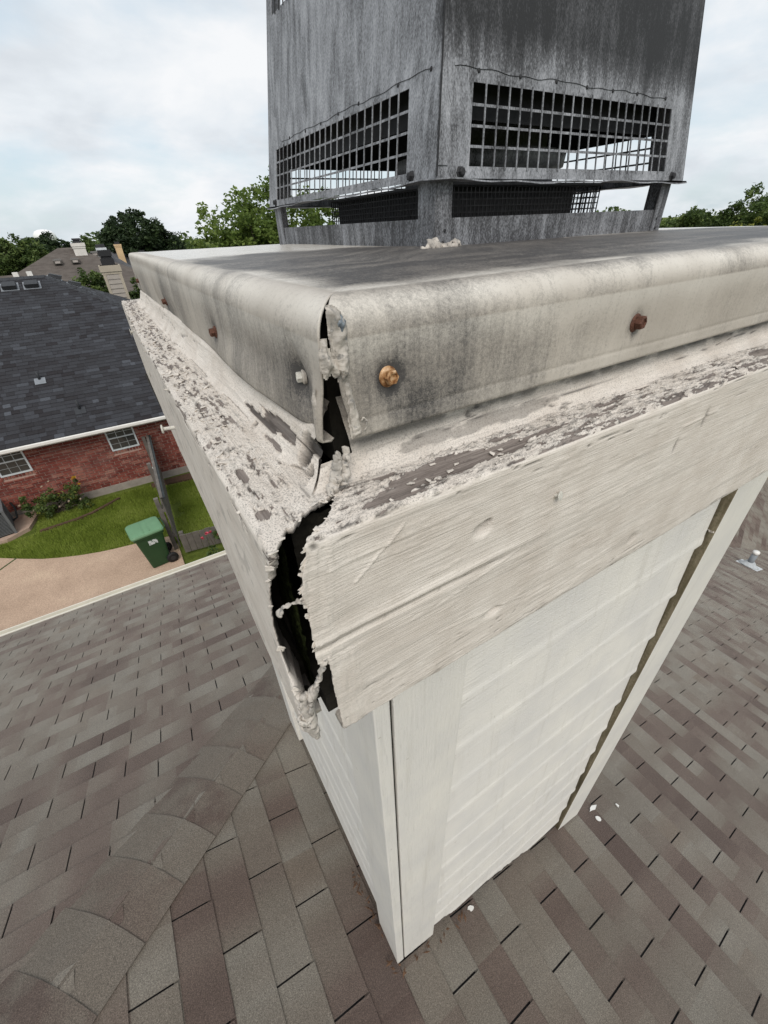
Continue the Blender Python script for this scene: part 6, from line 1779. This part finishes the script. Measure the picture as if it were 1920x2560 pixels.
tree('broadleaf_tree', 'dim green tree between the oak and the light green tree', (9.5, 44, G), [((8.6, 44, -2.2), (2.2, 1.8, 1.6)), ((11.5, 45, -2.2), (2.6, 2, 1.5))], 320, 60, 0.36, 0.14, M_LEAF_MID, 57, 'trees beyond the houses', 0.22, 10, shell=0.25)
# right-hand trees past the shroud
tree('broadleaf_tree', 'tall leafy tree at the right edge above the cap', (24.5, 10.3, G), [((25, 9.6, -0.7), (1.6, 1.5, 1.75)), ((25, 11.2, -0.9), (1.3, 1.2, 1.3)), ((26, 8.2, -0.4), (1.8, 1.6, 2.1))], 620, 50, 0.28, 0.095, M_LEAF_MID, 61, 'trees beyond the houses', 0.18, 22, 0.1, shell=0.2)
tree('broadleaf_tree', 'smaller feathery tree right of the shroud leg', (25, 12.9, G), [((25, 12.55, -0.8), (0.9, 0.75, 1.25)), ((25, 13.4, -1.2), (0.8, 0.8, 0.95))], 260, 50, 0.22, 0.085, M_LEAF_MID, 63, 'trees beyond the houses', 0.12, 14, 0.1, shell=0.2)
tree('yellow_bush', 'yellow green shrub low at the far right behind the cap', (22, 9.0, G), [((22, 8.9, -1.3), (1.1, 1.0, 1.25)), ((22.4, 10.7, -1.3), (0.7, 0.6, 0.9))], 220, 50, 0.22, 0.08, M_LEAF_YEL, 65, 'trees beyond the houses', 0.08, 8, cat='bush', shell=0.25)
tree('broadleaf_tree', 'far tree crown seen under the shroud between its legs', (28, 18.0, G), [((27, 17.5, -0.6), (1.9, 1.1, 1.05)), ((27, 15.8, -1.1), (1.2, 1.0, 0.9)), ((27, 14.6, -1.1), (1.2, 1.0, 0.9))], 320, 50, 0.25, 0.10, M_LEAF_MID, 67, 'trees beyond the houses', 0.15, 10, shell=0.25)
tree('broadleaf_tree', 'green shrub showing past the right chimney corner over the roof', (19.5, 3.3, G), [((19.5, 3.3, -4.2), (2.4, 2.0, 1.7)), ((21, 0.6, -4.2), (2.4, 2.0, 1.7))], 140, 60, 0.30, 0.09, M_LEAF_MID, 69, 'trees beyond the houses', 0.12, 8, shell=0.3)

# distant wood that closes the horizon
def woods():
    r = np.random.default_rng(77)
    n = 2600
    a = r.uniform(-1.6, 2.2, n); d = r.uniform(75, 135, n)
    c = np.stack([np.sin(a) * d, np.cos(a) * d, r.uniform(-6.0, -1.0, n) + 0.9 * np.sin(a * 21) + 0.7 * np.sin(a * 47)], 1)
    o = leaves_mesh('distant_woods', c, r.uniform(1.2, 2.6, n), 40, 0.5, M_LEAF_MID, None, 78)
    tag(o, 'distant band of woods closing the horizon behind the houses', 'woods', kind='stuff')
woods()
